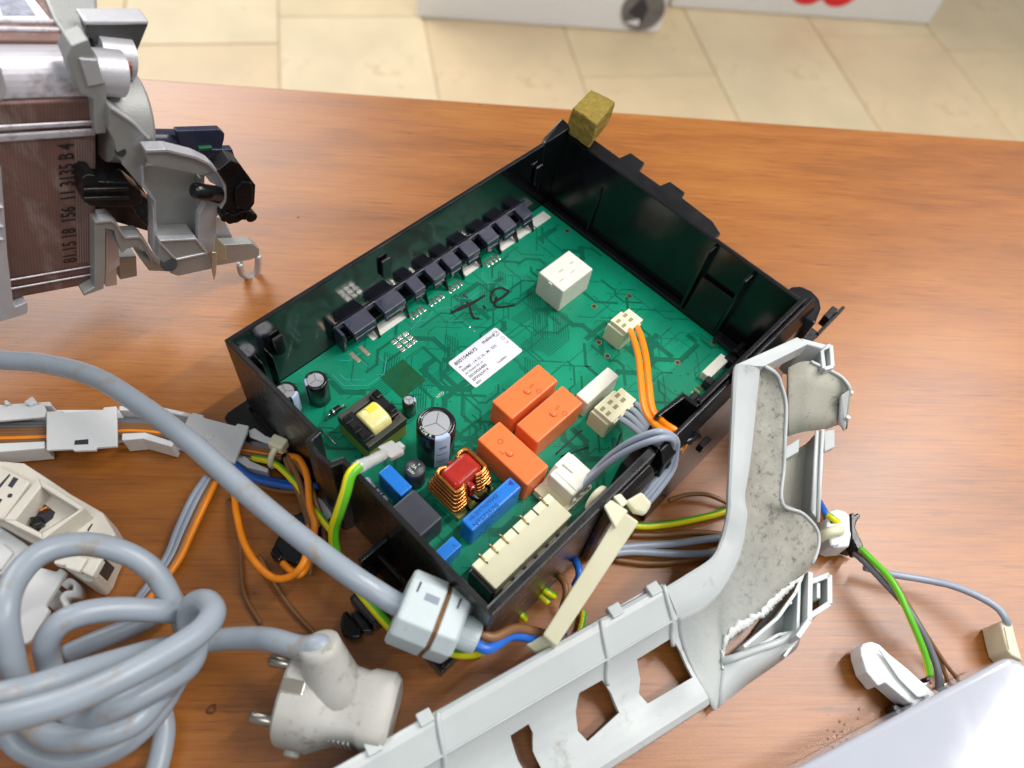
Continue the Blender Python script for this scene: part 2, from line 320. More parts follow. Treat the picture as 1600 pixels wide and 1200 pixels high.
# ------------------------------------------------------------------ black tray
T = thing('control_box', 'glossy black plastic tray that holds the green circuit board', 'plastic housing', (-90, -68, 0))
G = black_gloss
MB().box(-183, 4, -137.5, 3.5, 1, 3.5).build('tray_floor', G, T)
MB().hexa([(-185.2, 3.2, 0), (6.3, 3.2, 0), (6.3, 5.4, 0), (-185.2, 5.4, 0)], [(-185.2, 3.2, 60), (11.5, 3.2, 60), (11.5, 5.4, 60), (-185.2, 5.4, 60)]).build('wall', black_mirror, T, bevel=.5)                                   # rear left
# front left wall with its outward jog
pl = [(-182.9, 3), (-182.9, -51.2), (-187.4, -51.8), (-188.3, -57.7), (-187.5, -62.6), (-183, -64.2), (-183, -137.3), (-185.1, -139.4), (-185.1, -65.8), (-189.3, -64.6), (-190.4, -57.7), (-189.4, -50), (-185.1, -49.6), (-185.1, 5)]
MB().prism([(x, y, 0) for x, y in pl], (0, 0, 60)).build('wall', mat('satin_black_plastic', srgb(22, 21, 22), .3, var=.2, rvar=.08, bump=.08), T, bevel=.4)
# rear right wall leaning outwards, raised at its far end
MB().hexa([(4.2, 3.2, 3), (6.4, 3.2, 3), (6.4, -137.4, 3), (4.2, -137.4, 3)], [(9.6, 3.2, 59), (11.6, 3.2, 59), (11.6, -137.4, 59), (9.6, -137.4, 59)]).build('wall', G, T, bevel=.4)
MB().box(1.2, 5, -136, 2.8, 3, 18).build('board_ledge', G, T, bevel=.5)
MB().hexa([(-5.6, 3.0, 30), (9.6, 3.0, 30), (11.2, 7.4, 30), (-3.5, 6.6, 30)], [(-5.8, 3.0, 61), (11.2, 1.0, 64), (11.2, 7.9, 65), (-4, 6.4, 61)]).build('corner_post', G, T, bevel=.6)
fl = [(10.5, 6, 58.5), (19, 2, 58.5), (18.7, -25.5, 58.5), (26, -26.7, 58.5), (25.8, -36, 58.5), (19.2, -38.2, 58.5), (19.3, -51, 58.5), (25.3, -52.4, 58.5), (25, -62, 58.5), (21, -63.3, 58.5), (19.9, -82.4, 58.5), (16.2, -89.8, 58.5), (10.5, -90, 58.5)]
MB().prism(fl, (0, 0, -1.8)).build('rim_flange', black_dull, T, bevel=.4)
MB().box(11, 13, -138, -90, 30, 58.2).build('outer_rib', black_dull, T, bevel=.4)
# ribs and pockets on the inside of the rear right wall
MB().hexa([(3.5, -26, 18.2), (5.5, -26, 18.2), (5.5, -27.2, 18.2), (3.5, -27.2, 18.2)], [(8.2, -26, 46), (8.8, -26, 46), (8.8, -27.2, 46), (8.2, -27.2, 46)]).build('rib', G, T)
for y0, y1, zt, xo in ((-91.5, -93, 57.5, 0), (-113, -114.5, 57, -1.0)):
    MB().hexa([(.5, y0, 18.2), (6, y0, 18.2), (6, y1, 18.2), (.5, y1, 18.2)], [(3.5 + xo, y0, zt), (10, y0, zt), (10, y1, zt), (3.5 + xo, y1, zt)]).build('rib', G, T, bevel=.3)
MB().hexa([(1.0, -94, 18.2), (2.6, -94, 18.2), (2.6, -112.5, 18.2), (1.0, -112.5, 18.2)], [(5.5, -94, 40), (6.5, -94, 40), (6.5, -112.5, 40), (5.5, -112.5, 40)]).build('pocket_plate', G, T, bevel=.3)
MB().box(-6, 1.2, -129.5, -127, 17.5, 26).build('pocket_lip', G, T, bevel=.3)
MB().box(-2, 1.4, -136, -115, 17.5, 19.5).build('pocket_floor', G, T, bevel=.3)
# wall along the lower right with its wire recess
MB().box(-67, 13.4, -139.2, -137, 0, 60).build('wall', G, T, bevel=.5)
MB().prism([(-67.1, -139, 4), (-67.1, -137, 4), (-67.9, -131.2, 4), (-84, -129.6, 4), (-84, -131.4, 4), (-69.6, -133, 4), (-69, -139, 4)], (0, 0, 55)).build('recess_wall', G, T, bevel=.4)
MB().box(-185.1, -98, -141, -137.3, 0, 60).build('wall', black_dull, T, bevel=.7)
MB().box(-98.2, -84, -138.6, -130.2, 3, 38).build('recess_wall', G, T, bevel=.4)
for q in range(6):
    x0 = -182 + q * 13.6
    MB().box(x0, x0 + 9, -137.2, -134.4, 16.2, 26).build('terminal_rib', black_dull, T, bevel=.3)
# outer skirt that flares to the table
MB().prism([(-94, -139.3, 2), (-94, -150, 2), (-94, -144.6, 50), (-94, -141.2, 57), (-94, -139.3, 57)], (113, 0, 0)).build('skirt', G, T, bevel=.6)
MB().prism([(-126, -141.1, 2), (-126, -144.6, 2), (-126, -145, 46), (-128, -143.6, 53), (-128, -141.1, 55)], (28, 0, 0)).build('skirt_step', black_dull, T, bevel=.6)
MB().tube([(-72, -146.5, 49), (-80, -143.5, 49), (-90, -144.6, 44), (-97, -141.5, 42)], 1.3, 8).build('wire_guide', G, T, smooth=True)
MB().box(-70, -64, -150.2, -147.4, 36, 41).build('latch_block', G, T, bevel=.4)
# rounded corner plate and its hook
pl = [(14, -129), (22, -129), (26, -132), (27.3, -137), (26, -142), (22, -145.5), (12, -148.5), (10, -140), (13.5, -139)]
MB().prism([(x, y, 0) for x, y in pl], (0, 0, 52)).build('corner_plate', G, T, bevel=1.2)
MB().box(22, 31, -151, -144, 27, 30).build('hook_root', black_dull, T, bevel=.5)
MB().box(29, 54, -151.2, -149.6, 27, 31).build('hook_arm', black_dull, T, bevel=.4)
MB().box(39, 48, -149.6, -146.4, 26, 33).build('hook_block', black_dull, T, bevel=.5)
# plates, brackets and clips outside the front left wall
pl = [(-197, 4), (-196, 8.4), (-193, 9.8), (-160, 9.8), (-160, 5.6), (-185.4, 5.6), (-185.4, -46), (-193, -46)]
MB().prism([(x, y, 6) for x, y in pl], (0, 0, 3)).build('mounting_flange', black_dull, T, bevel=.6)
MB().box(-186.3, -185.2, -45, 0, 0, 12).build('mounting_foot', black_dull, T)
pl = [(-198.5, -88), (-185.3, -86), (-185.3, -104), (-198.5, -104)]
for x0, x1, y0, y1, z1 in ((-198.5, -185.3, -89, -87, 30), (-198.5, -196.6, -104, -89, 22), (-196.6, -185.3, -104, -102.4, 16), (-191.5, -190, -102, -89, 24)):
    MB().box(x0, x1, y0, y1, 2, z1).build('bracket', black_dull, T, bevel=.4)
for x0, x1, y0, y1 in ((-200.5, -198.8, -135.5, -121), (-198.8, -186, -135.5, -133.8), (-198.8, -186, -122.6, -121), (-193, -191.8, -133.8, -122.6)):
    MB().box(x0, x1, y0, y1, 1, 9).build('bracket', black_dull, T, bevel=.4)
MB().box(-196, -186, -131, -128, 3, 6).build('bracket_tongue', black_dull, T, bevel=.4)
# tongues on the rear left wall
for x, z in ((-165.6, 42), (-108, 47), (-9, 44)):
    MB().prism([(x - 2.6, 2.6, z + 6), (x + 2.6, 2.6, z + 6), (x + 2.6, 2.6, z - 4), (x + 1.4, 2.6, z - 6), (x - 1.4, 2.6, z - 6), (x - 2.6, 2.6, z - 4)], (0, -1.6, 0)).build('tongue', G, T, bevel=.5)
for x in (-176, -171):
    MB().box(x, x + 1, .2, 3.2, 4, 40).build('rib', G, T, bevel=.3)
# connector shrouds along the rear left wall
Q2 = zm(560, 300, 5.3333)
fronts = [(-133, -121)] + [(at(*Q2(*a), 30).x, at(*Q2(*b), 30).x) for a, b in (((225, 980), (395, 870)), ((470, 802), (555, 752)), ((620, 690), (715, 630)), ((775, 605), (860, 545)), ((925, 510), (1015, 445)), ((1070, 385), (1165, 325)), ((1225, 300), (1320, 235)), ((1380, 190), (1450, 140)))]
for x0, x1 in fronts:
    s = MB().hexa([(x0 - .4, 3, 25), (x1 + .3, 3, 25), (x1 + .3, -5, 23.6), (x0 - .4, -5, 23.6)], [(x0 - .4, 3, 29), (x1 + .3, 3, 29), (x1 + .3, -5, 27.2), (x0 - .4, -5, 27.2)]).build('shroud', navy, T, bevel=.4)
    MB().box(x0, x1 - .4, -5.3, -3.8, 22.0, 23.4).build('shroud_lip', navy, s, bevel=.3)
    MB().box(x0 + .3, x1 - .8, -5.0, -3.4, 20.2, 21.8).build('shroud_lip', navy, s, bevel=.2)
    MB().prism([(x1 - .6, -2, 26), (x1 - .6, -4.6, 24), (x1 - .6, -7.6, 16.3), (x1 - .6, -3.2, 18)], (1.0, 0, 0)).build('shroud_rib', black_dull, s)
MB().box(-139, -14, 2.3, 3.15, 26.5, 28.9).build('shroud_rail', navy, T, bevel=.3)
MB().prism([(-138.8, 3, 30), (-138.8, -3.6, 29.6), (-138.8, -4.6, 27), (-138.8, -3.4, 16.4), (-138.8, 3, 16.4)], (1.6, 0, 0)).build('shroud_end', navy, T, bevel=.4)
MB().box(-137, -14, .4, 3.1, 16.4, 20).build('shroud_base', black_dull, T)
# foam stuck on the rear corner
fm = MB()
rows = []
for i in range(7):
    z = 60.5 + i * 13 / 6
    q = [(9.5, 3.5), (28, 7.5), (31, -7), (9, -13)]; k = 1 - .012 * abs(i - 3)
    cx = sum(a for a, _ in q) / 4; cy = sum(b for _, b in q) / 4; ring_ = []
    for e_ in range(4):
        a, b = q[e_], q[(e_ + 1) % 4]
        for u_ in range(6):
            x = a[0] + (b[0] - a[0]) * u_ / 6; y = a[1] + (b[1] - a[1]) * u_ / 6
            ring_.append((cx + (x - cx) * k + R.uniform(-.25, .25) + i * .35, cy + (y - cy) * k + R.uniform(-.25, .25), z + R.uniform(-.2, .2)))
    rows.append(ring_)
fm.loft(rows, closed=True, cap=True)
tag(fm.build('foam_block', foam_m, None, bevel=.5), 'olive brown foam block stuck on the far corner of the black tray', 'foam pad')
# ------------------------------------------------------------------ circuit board
ZB = 16.0
BRD = thing('circuit_board', 'green circuit board full of components, lying inside the black tray', 'circuit board', (-90, -68, 14.2))
mask_m = mat('solder_mask_green', srgb(8, 136, 102), .34, var=.22, vscale=22, spec=.35, rvar=.05, bump=.05, bscale=700)
trace_m = mat('solder_mask_dark', srgb(5, 100, 74), .36, var=.12, vscale=30, spec=.3)
sheen_m = mat('solder_mask_sheen', srgb(64, 168, 158), .22, coat=.4)
MB().box(-181.8, 1, -134, 3.0, 14.2, ZB).build('board_panel', mask_m, BRD, bevel=.15)
occ = []
ZC = [0]
def strips(b, pts, wd, z0):
    for (x0, y0), (x1, y1) in zip(pts, pts[1:]):
        dx, dy = x1 - x0, y1 - y0; l = math.hypot(dx, dy)
        if l < .05: continue
        ux, uy = dx / l * wd * .5, dy / l * wd * .5; ZC[0] += 1; z = z0 + (ZC[0] % 71) * .0011
        b.add([(x0 - ux + uy, y0 - uy - ux, z), (x1 + ux + uy, y1 + uy - ux, z), (x1 + ux - uy, y1 + uy + ux, z), (x0 - ux - uy, y0 - uy + ux, z)], [(0, 1, 2, 3)])
R2 = random.Random(21); tr = MB(); sh = MB(); via = MB(); pad = MB()
DIR = [(1, 0), (.7071, .7071), (0, 1), (-.7071, .7071), (-1, 0), (-.7071, -.7071), (0, -1), (.7071, -.7071)]
def ok(x, y): return -180 < x < 0 and -132 < y < 1
def disc(b, x, y, r, z, n=8): ZC[0] += 1; z += (ZC[0] % 37) * .0011; b.add([(x + r * math.cos(6.2832 * k / n), y + r * math.sin(6.2832 * k / n), z) for k in range(n)], [tuple(range(n))])
for k in range(210):
    x, y = R2.uniform(-178, -2), R2.uniform(-130, -8); di = R2.randrange(8); wd = R2.choice((.4, .5, .6, .9, 1.4, 2.6)); pts = [(x, y)]
    for s_ in range(R2.randint(2, 5)):
        l = R2.uniform(2.5, 14); nx, ny = x + DIR[di][0] * l, y + DIR[di][1] * l
        if not ok(nx, ny): break
        x, y = nx, ny; pts.append((x, y)); di = (di + R2.choice((-1, 1))) % 8
    if len(pts) > 1:
        strips(tr, pts, wd, ZB + .012)
        if wd < 1:
            for q in (pts[0], pts[-1]): disc(via, q[0], q[1], .27, ZB + .13)
for bx in range(9):                     # parallel buses
    x, y = R2.uniform(-150, -30), R2.uniform(-70, -14)
    n_ = R2.randint(4, 7); l1, l2 = R2.uniform(6, 16), R2.uniform(8, 20)
    for j in range(n_):
        strips(tr, [(x + j * .1, y - j * 1.1), (x + l1 + j * .5, y - j * 1.1), (x + l1 + l2 * .7 + j * .5, y + l2 * .7 - j * 1.1)], .4, ZB + .115)
for k in range(34):                     # rows of vias
    x, y = R2.uniform(-170, -12), R2.uniform(-120, -10); n_ = R2.randint(4, 11); dx, dy = R2.choice(((1.3, 0), (0, -1.3), (.95, .95)))
    for j in range(n_): disc(via, x + dx * j, y + dy * j, .3, ZB + .135)
for k in range(260):
    x, y = R2.uniform(-176, -4), R2.uniform(-128, -10); disc(via, x, y, R2.choice((.22, .3, .45)), ZB + .14)
for k in range(26):                     # thin silk and tin lines, board shine painted into their teal
    x, y = R2.uniform(-150, -8), R2.uniform(-30, -10); l = R2.uniform(2, 7); a = R2.choice((0, .785, 1.571, -.785))
    strips(sh, [(x, y), (x + l * math.cos(a), y + l * math.sin(a))], .22, ZB + .2)
for pts in ([(-160, -4), (-152, -11)], [(-150, -9), (-150, -17), (-142, -24), (-133, -24), (-126, -18)], [(-147.5, -11), (-147.5, -15), (-141, -21)], [(-143, -5), (-140, -8), (-134, -8)], [(-118, -9), (-112, -14), (-101, -12), (-96, -9)], [(-116, -12), (-110, -17)], [(-90, -12), (-84, -16), (-84, -20)], [(-78, -13), (-74, -18), (-66, -18)], [(-60, -16), (-55, -21), (-55, -26)], [(-104, -10), (-98, -14), (-92, -12)]):
    strips(sh, pts, .3, ZB + .2)
tr.build('trace_pattern', trace_m, BRD, fix=False)['kind'] = 'stuff'
via.build('via_dots', mat('via_dark', srgb(6, 84, 62), .4), BRD, fix=False)['kind'] = 'stuff'
sh.build('sheen_trace_lines', sheen_m, BRD, fix=False)['kind'] = 'stuff'
MB().box(-135.4, -121, -39.2, -23.4, ZB, ZB + .1).build('copper_area', mat('solder_mask_olive', srgb(12, 84, 44), .4, var=.2, vscale=160, bump=.3), BRD)
strip_m = mat('white_strip', srgb(222, 222, 212), .5, var=.03)
for x0, x1 in ((-124.6, -104), (-65, -53.6), (-39.2, -27), (-26.4, -14.2), (-13.4, -1.6)):
    MB().box(x0, x1, -6.5, -.6, ZB, ZB + .25).build('white_strip', strip_m, BRD, bevel=.4)
def pads(x0, y0, nx, ny, px_, py_, sx, sy, m):
    for i in range(nx):
        for j in range(ny): MB().box(x0 + i * px_, x0 + i * px_ + sx, y0 - j * py_ - sy, y0 - j * py_, ZB, ZB + .22).build('solder_pad', m, BRD, bevel=.1)
pads(-103, -5.4, 4, 1, 2.5, 3, 1.5, 4.2, tin); pads(-91, -5.4, 4, 1, 2.5, 3, 1.5, 4.0, tin); pads(-78.6, -5.4, 4, 1, 2.5, 3, 1.5, 4, tin); pads(-52.4, -5.2, 4, 1, 2.6, 3, 1.6, 4.4, tin)
pads(-119, -12.4, 3, 3, 3.4, 2.9, 2.7, 2.1, tin); pads(-137.6, -5.0, 2, 1, 5.4, 3, 2.0, 6.5, mat('tinned_track', srgb(190, 170, 150), .35, metal=.6))
pads(-86, -30, 1, 2, 2, 3, 1.2, .7, tin); pads(-74.5, -14, 1, 1, 2, 3, 1.2, 3, ink)
for x, y in ((-2.5, -18.8), (-11.3, -69.6), (-1.8, -116.2), (-25.2, -111.3), (-45, -78), (-48, -86), (-30, -62)):
    b = MB(); disc(b, x, y, 1.5, ZB + .15, 16); b.build('plated_ring', gold, BRD, fix=False)
    b = MB(); disc(b, x, y, 1.1, ZB + .2, 16); b.build('drilled_hole', ink, BRD, fix=False)
# components ------------------------------------------------
def comp(name, x0, x1, y0, y1, z1, m, bev=.5, z0=ZB):
    return MB().box(x0, x1, y0, y1, z0, z1).build(name, m, BRD, bevel=bev, seg=3)
def pip(parent, x, y, z, m=orange_m):
    b = MB(); rings = [[(x + r * math.cos(6.2832 * k / 14), y + r * math.sin(6.2832 * k / 14), z + h) for k in range(14)] for r, h in ((1.7, 0), (1.5, .45), (.9, .75), (.1, .8))]
    b.loft(rings, closed=True, cap=True); b.build('moulding_pip', m, parent, smooth=True)
X, Y = (1, 0, 0), (0, 1, 0); nX, nY = (-1, 0, 0), (0, -1, 0)
r1 = comp('relay', -114.2, -85.1, -84.8, -72.7, 31.7, orange_m, .8); pip(r1, -99.2, -79.4, 31.7)
r2 = comp('relay', -114.4, -85.4, -99.8, -87.5, 31.7, orange_m, .8); pip(r2, -99.0, -94.6, 31.7)
r3 = comp('relay', -131.4, -118.4, -110.2, -81.6, 31.7, orange_m, .8); pip(r3, -126.2, -95.2, 31.7)
for rr, x, y in ((r1, -97, -78.6), (r2, -96.8, -93.6)):
    text('5', 3.4, (x, y + .6, 31.72), nY, X, ink_orange, rr, 'embossed_mark'); text('O', 3.4, (x + .3, y - 2.8, 31.72), nY, X, ink_orange, rr, 'embossed_mark')
text('O', 3.5, (-126.6, -90, 31.72), X, Y, ink_orange, r3, 'embossed_mark'); text('L', 3.5, (-129, -93.8, 31.72), X, Y, ink_orange, r3, 'embossed_mark')
for rr, (x0, x1, y0, y1) in ((r1, (-114.2, -85.1, -84.8, -72.7)), (r2, (-114.4, -85.4, -99.8, -87.5)), (r3, (-131.4, -118.4, -110.2, -81.6))):
    MB().box(x0 - .03, x1 + .03, y0 - .03, y1 + .03, 18.6, 18.9).build('seam', ink_orange, rr); MB().box(x0 - .03, x0 + 2, y0 + 2, y1 - 3, 28.6, 28.8).build('seam', ink_orange, rr)
wr = comp('white_relay', -46.4, -24.4, -52.4, -36.4, 31.7, relay_white, .7)
MB().box(-47, -46.3, -45.6, -43.4, 28, 31).build('notch_mark', relay_white, wr, bevel=.2)
for k in range(4): MB().box(-43 + k * 4, -41 + k * 4 + R.uniform(0, 1.2), -47.4 + (k % 2) * 4, -46.6 + (k % 2) * 4.2, 31.7, 31.74).build('print_mark', mat('relay_print_%d' % k, srgb(186, 186, 178), .6), wr)
comp('slim_relay', -82.2, -60.3, -100.4, -93.6, 28, relay_white, .6)
# plugged-in connectors
def connector(x0, x1, y0, y1, z1, nslot, m, axis='x'):
    c = comp('connector', x0, x1, y0, y1, z1 - 4.5, m, .4)
    MB().box(x0 + .6, x1 + .5, y0 - .6, y1 - 2.2, z1 - 4.6, z1).build('connector_plug', m, c, bevel=.4)
    MB().box(x0 - .4, x0 + .8, y0 + .5, y1 - .4, ZB, z1 - 2.6).build('connector_end', m, c, bevel=.3)
    L = (x1 - x0 - 2) / nslot
    for k in range(nslot):
        xs = x0 + 1.6 + k * L
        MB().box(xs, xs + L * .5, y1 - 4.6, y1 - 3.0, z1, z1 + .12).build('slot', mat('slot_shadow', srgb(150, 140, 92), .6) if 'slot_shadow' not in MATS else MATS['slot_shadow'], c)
        MB().box(xs - .2, xs + L * .62, y0 - 1.5, y0 + .8, z1 - 2.4, z1 - .4).build('latch_tooth', m, c, bevel=.2)
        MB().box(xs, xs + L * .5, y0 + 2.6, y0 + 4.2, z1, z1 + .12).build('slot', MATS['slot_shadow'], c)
    MB().box(x0 + 1, x1 - 3, y1 - 2.0, y1 - .6, z1 - 4.4, z1 - .8).build('latch_arm', m, c, bevel=.3)
    return c
connector(-41.2, -29, -87.6, -77, 30, 2, cream); connector(-83.2, -66, -113.6, -103.2, 30, 3, cream)
c4 = comp('connector', -126, -107, -126.8, -110.6, 21, cream, .4)
MB().box(-120.6, -106.4, -125.6, -112.4, 21, 30.5).build('connector_plug', cream_white, c4, bevel=.8)
MB().hexa([(-121.6, -113.4, 21), (-107, -113.4, 21), (-107, -110.8, 21), (-121.6, -110.8, 21)], [(-116, -113.4, 31.5), (-107.4, -113.4, 31.5), (-107.4, -111.2, 31.5), (-116, -111.2, 31.5)]).build('latch_arm', cream_white, c4, bevel=.5)
MB().box(-113.4, -111.6, -118.6, -112.6, 30.5, 31.5).build('latch_rib', cream_white, c4, bevel=.3); MB().box(-118, -116.2, -125, -113, 30.5, 30.9).build('latch_rib', cream_white, c4, bevel=.2)
for k in range(3): MB().box(-119.6 + k * 4.6, -117.8 + k * 4.6, -126.6, -125.4, 22, 25).build('latch_tooth', cream_white, c4, bevel=.2)
# terminal block with slots and bent pins
tbk = comp('terminal_block', -170, -127.4, -131, -118.2, 32, cream, .5, 20)
MB().box(-172, -127.8, -131.4, -119.4, ZB, 20.2).build('block_base', mat('dark_green_plastic', srgb(20, 40, 36), .4), tbk, bevel=.3)
MB().box(-172, -170.2, -131, -119, 20, 30).build('block_end', black_dull, tbk, bevel=.3)
for k in range(7):
    xs = -165.6 + k * 5.6
    MB().box(xs, xs + .7, -122, -118.0, 27, 32.06).build('slot', ink, tbk)
    if k % 2 == 0 or k == 1:
        MB().tube(spline([(xs + .4, -121.6, 32.2), (xs + .4, -118, 32.4), (xs + .3, -116.8, 31.4)], 4), .45, 8).build('pin', gold, tbk, smooth=True)
for k in range(6):
    xs = -166 + k * 6.4; MB().box(xs, xs + 4.6, -133.6, -131.2, 19, 25).build('block_lug', cream, tbk, bevel=.3)
# capacitors in boxes
def bluecap(*a): return comp('film_capacitor', *a)
bc = bluecap(-160.4, -133.0, -109, -102.3, 31, blue_m, 1.0)
text('NTS7257IS', 2.5, (-158.6, -108.4, 31.03), X, Y, ink_blue, bc, sx=1.18); text('n6-3H7N3954Z', 2.3, (-158, -105.3, 31.03), X, Y, ink_blue, bc, sx=1.05)
MB().prism([(-136.4, -104.6, 31.02), (-134.2, -103.2, 31.02), (-134.4, -106.2, 31.02)], (0, 0, .03)).build('printed_triangle', mat('violet_print', srgb(50, 40, 150), .4), bc)
bluecap(-170.1, -164, -78.6, -64.8, 29, blue_m, .6)
b3 = bluecap(-175.6, -165.5, -108.9, -103.5, 26, blue_m, .6); text('X,', 1.8, (-168.6, -107.4, 26.03), X, Y, ink_blue, b3)
comp('film_capacitor', -176.6, -164.7, -97, -80.2, 31, grey_box, .9)
# electrolytics
def elcap(x, y, r, z1, stripe_a, marks=()):
    b = MB(); prof = [(r * .9, ZB), (r, ZB + .5), (r, z1 - .9), (r * .94, z1 - .2), (r * .86, z1), (r * .72, z1), (r * .70, z1 - .35)]; n = 40
    b.loft([[(x + q * math.cos(6.2832 * k / n), y + q * math.sin(6.2832 * k / n), z) for k in range(n)] for q, z in prof], closed=True)
    c = b.build('electrolytic_capacitor', cap_sleeve, BRD, smooth=True)
    b = MB(); b.loft([[(x + q * math.cos(6.2832 * k / n), y + q * math.sin(6.2832 * k / n), z) for k in range(n)] for q, z in ((r * .705, z1 - .5), (r * .69, z1 - .12), (.01, z1 - .1))], closed=True); b.build('metal_top', cap_top, c)
    for q in range(3):
        a = stripe_a + q * 2.0944 + .5; b = MB(); ca, sa = math.cos(a), math.sin(a); L = r * .62
        b.add([(x - sa * .12, y + ca * .12, z1 - .06), (x + sa * .12, y - ca * .12, z1 - .06), (x + ca * L + sa * .12, y + sa * L - ca * .12, z1 - .06), (x + ca * L - sa * .12, y + sa * L + ca * .12, z1 - .06)], [(0, 1, 2, 3)]); b.build('vent_score', grey_box, c, fix=False)
    b = MB(); rows = []
    for q, z in ((r + .06, ZB + 1), (r + .06, z1 - .9), (r * .945, z1 - .1), (r * .86, z1 + .06), (r * .74, z1 + .06)):
        rows.append([(x + q * math.cos(stripe_a - .42 + .84 * k / 8), y + q * math.sin(stripe_a - .42 + .84 * k / 8), z) for k in range(9)])
    b.loft(rows); b.build('polarity_stripe', cap_stripe, c, smooth=True)
    rows = [(z, w_) for z, w_ in marks]
    for z, w_ in rows:
        b = MB(); q = r + .12; A = [stripe_a - w_ + 2 * w_ * k / 5 for k in range(6)]
        b.loft([[(x + q * math.cos(a), y + q * math.sin(a), zz) for a in A] for zz in (z, z + .5)]); b.build('stripe_mark', ink, c)
    return c
vc = elcap(-142.3, -68.4, 8, 41, -1.95, ((34, .2), (33, .2), (28, .3), (22, .3)))
for a_, s_ in ((2.0, '3'), (2.75, 'C'), (3.15, 'C10'), (3.6, 'R')):
    text(s_, 1.7, (-142.3 + 6.9 * math.cos(a_), -68.4 + 6.9 * math.sin(a_), 41.04), (-math.sin(a_), math.cos(a_), 0), (-math.cos(a_), -math.sin(a_), 0), pale_print, vc, align='CENTER')
elcap(-161.8, -15, 5, 31, 2.7); elcap(-173.9, -10.6, 5, 30, -1.2); elcap(-137.8, -46.7, 3, 27, -.6)
# round black fuse
b = MB(); x, y, n = -157.6, -72.8, 32
b.loft([[(x + q * math.cos(6.2832 * k / n), y + q * math.sin(6.2832 * k / n), z) for k in range(n)] for q, z in ((4.0, ZB), (4.2, ZB + .5), (4.2, 27.4), (3.9, 28), (.01, 28))], closed=True)
fu_ = b.build('round_fuse', grey_box, BRD, smooth=True, bevel=0)
text('2A', 1.9, (x - .4, y + .6, 28.03), nY, X, pale_print, fu_, align='CENTER'); text('250V', 1.6, (x - 2.6, y, 28.03), nY, X, pale_print, fu_, align='CENTER'); text('T', 1.5, (x + 1.6, y, 28.03), nY, X, pale_print, fu_, align='CENTER')
# transformer
TRF = MB()
TRF.m = 0; TRF.box(-166.4, -146.2, -38.6, -35.2, 27, 32).box(-166.4, -146.2, -55.1, -51.9, 27, 32)
TRF.box(-166.4, -162.6, -51.9, -38.6, 27, 32).box(-150, -146.2, -51.9, -38.6, 27, 32)
tf = TRF.build('transformer', ferrite, BRD, bevel=.35)
MB().box(-166.2, -146.4, -54.9, -35.4, 18, 27).build('core_tape', tape_y, tf, bevel=.3)
MB().box(-166.2, -161.2, -53, -38.2, 26, 34).build('bobbin_flange', black_dull, tf, bevel=.4); MB().box(-151.6, -147.2, -51.6, -37.4, 26, 34).build('bobbin_flange', black_dull, tf, bevel=.4)
for yy in (-51.6, -46.2, -40.6): MB().box(-166.8, -163.4, yy - 1.6, yy + .8, 33.6, 34.8).build('bobbin_slot', black_gloss, tf, bevel=.3)
for yy in (-50, -41): MB().box(-150, -147, yy, yy + 3.4, 33.8, 35).build('bobbin_slot', black_gloss, tf, bevel=.3)
b = MB(); rows = []
for xx in (-161.3, -160.6, -158, -155, -152.4, -151.7):
    dz = .5 if xx in (-161.3, -151.7) else 0
    rows.append([(xx, -46.4 + (6.3 - dz) * math.copysign(abs(math.cos(t_)) ** .6, math.cos(t_)), 30 + (6.2 - dz) * math.copysign(abs(math.sin(t_)) ** .6, math.sin(t_))) for t_ in [6.2832 * k / 28 for k in range(28)]])
b.loft(rows, closed=True, cap=True); wd_ = b.build('winding', wind_y, tf, smooth=True)
MB().box(-157.4, -152.8, -45.4, -42, 36.05, 36.3).build('tape_patch', wind_y2, wd_, bevel=.1)
# choke
ch = MB().box(-156.8, -136.6, -98.2, -79.8, ZB + .4, ZB + 2).build('choke', mat('choke_base_board', srgb(150, 146, 72), .5, var=.1), BRD, bevel=.3)
MB().box(-155.0, -140.4, -94.2, -83.6, 20, 37.8).build('choke_core', red_m, ch, bevel=2.6, seg=5)
MB().box(-149.4, -147, -97, -93, 26, 34).build('core_tab', red_m, ch, bevel=.8); MB().box(-149, -146.8, -84.6, -82.2, 28, 35).build('core_tab', red_m, ch, bevel=.6)
for xm, xe in ((-150.6, -155.2), (-145.2, -140.2)):
    sg = 1 if xe > xm else -1
    for k in range(6):
        o_ = .7 + .42 * k + R.uniform(-.1, .1); z_ = 36.2 - 2.25 * k; yo, yi = -94.2 - o_, -83.6 + o_; xo = xe + sg * o_
        pts = [(xm, yo + .9, z_ - .4), (xm + sg * 2, yo, z_), (xo - sg * 1.8, yo, z_), (xo - sg * .4, yo + .6, z_), (xo, yo + 2, z_), (xo, (yo + yi) / 2, z_ + .2), (xo, yi - 2, z_), (xo - sg * .4, yi - .6, z_), (xo - sg * 1.8, yi, z_), (xm + sg * 2, yi, z_), (xm, yi - .9, z_ - .4)]
        MB().tube(spline(pts, 4), .86, 8).build('copper_turn', copper, ch, smooth=True)
MB().tube(spline([(-150, -95, 26), (-152, -97, 23), (-151, -98, 18)], 6), .9, 8).build('lead', black_gloss, ch, smooth=True); MB().tube(spline([(-144, -95, 28), (-140, -97.5, 24), (-139, -97.5, 17)], 6), .9, 8).build('lead', black_gloss, ch, smooth=True)
MB().tube(spline([(-148, -94, 24), (-146, -99, 22), (-142, -98.6, 20)], 6), 1.4, 8).build('lead_sleeve', black_gloss, ch, smooth=True)
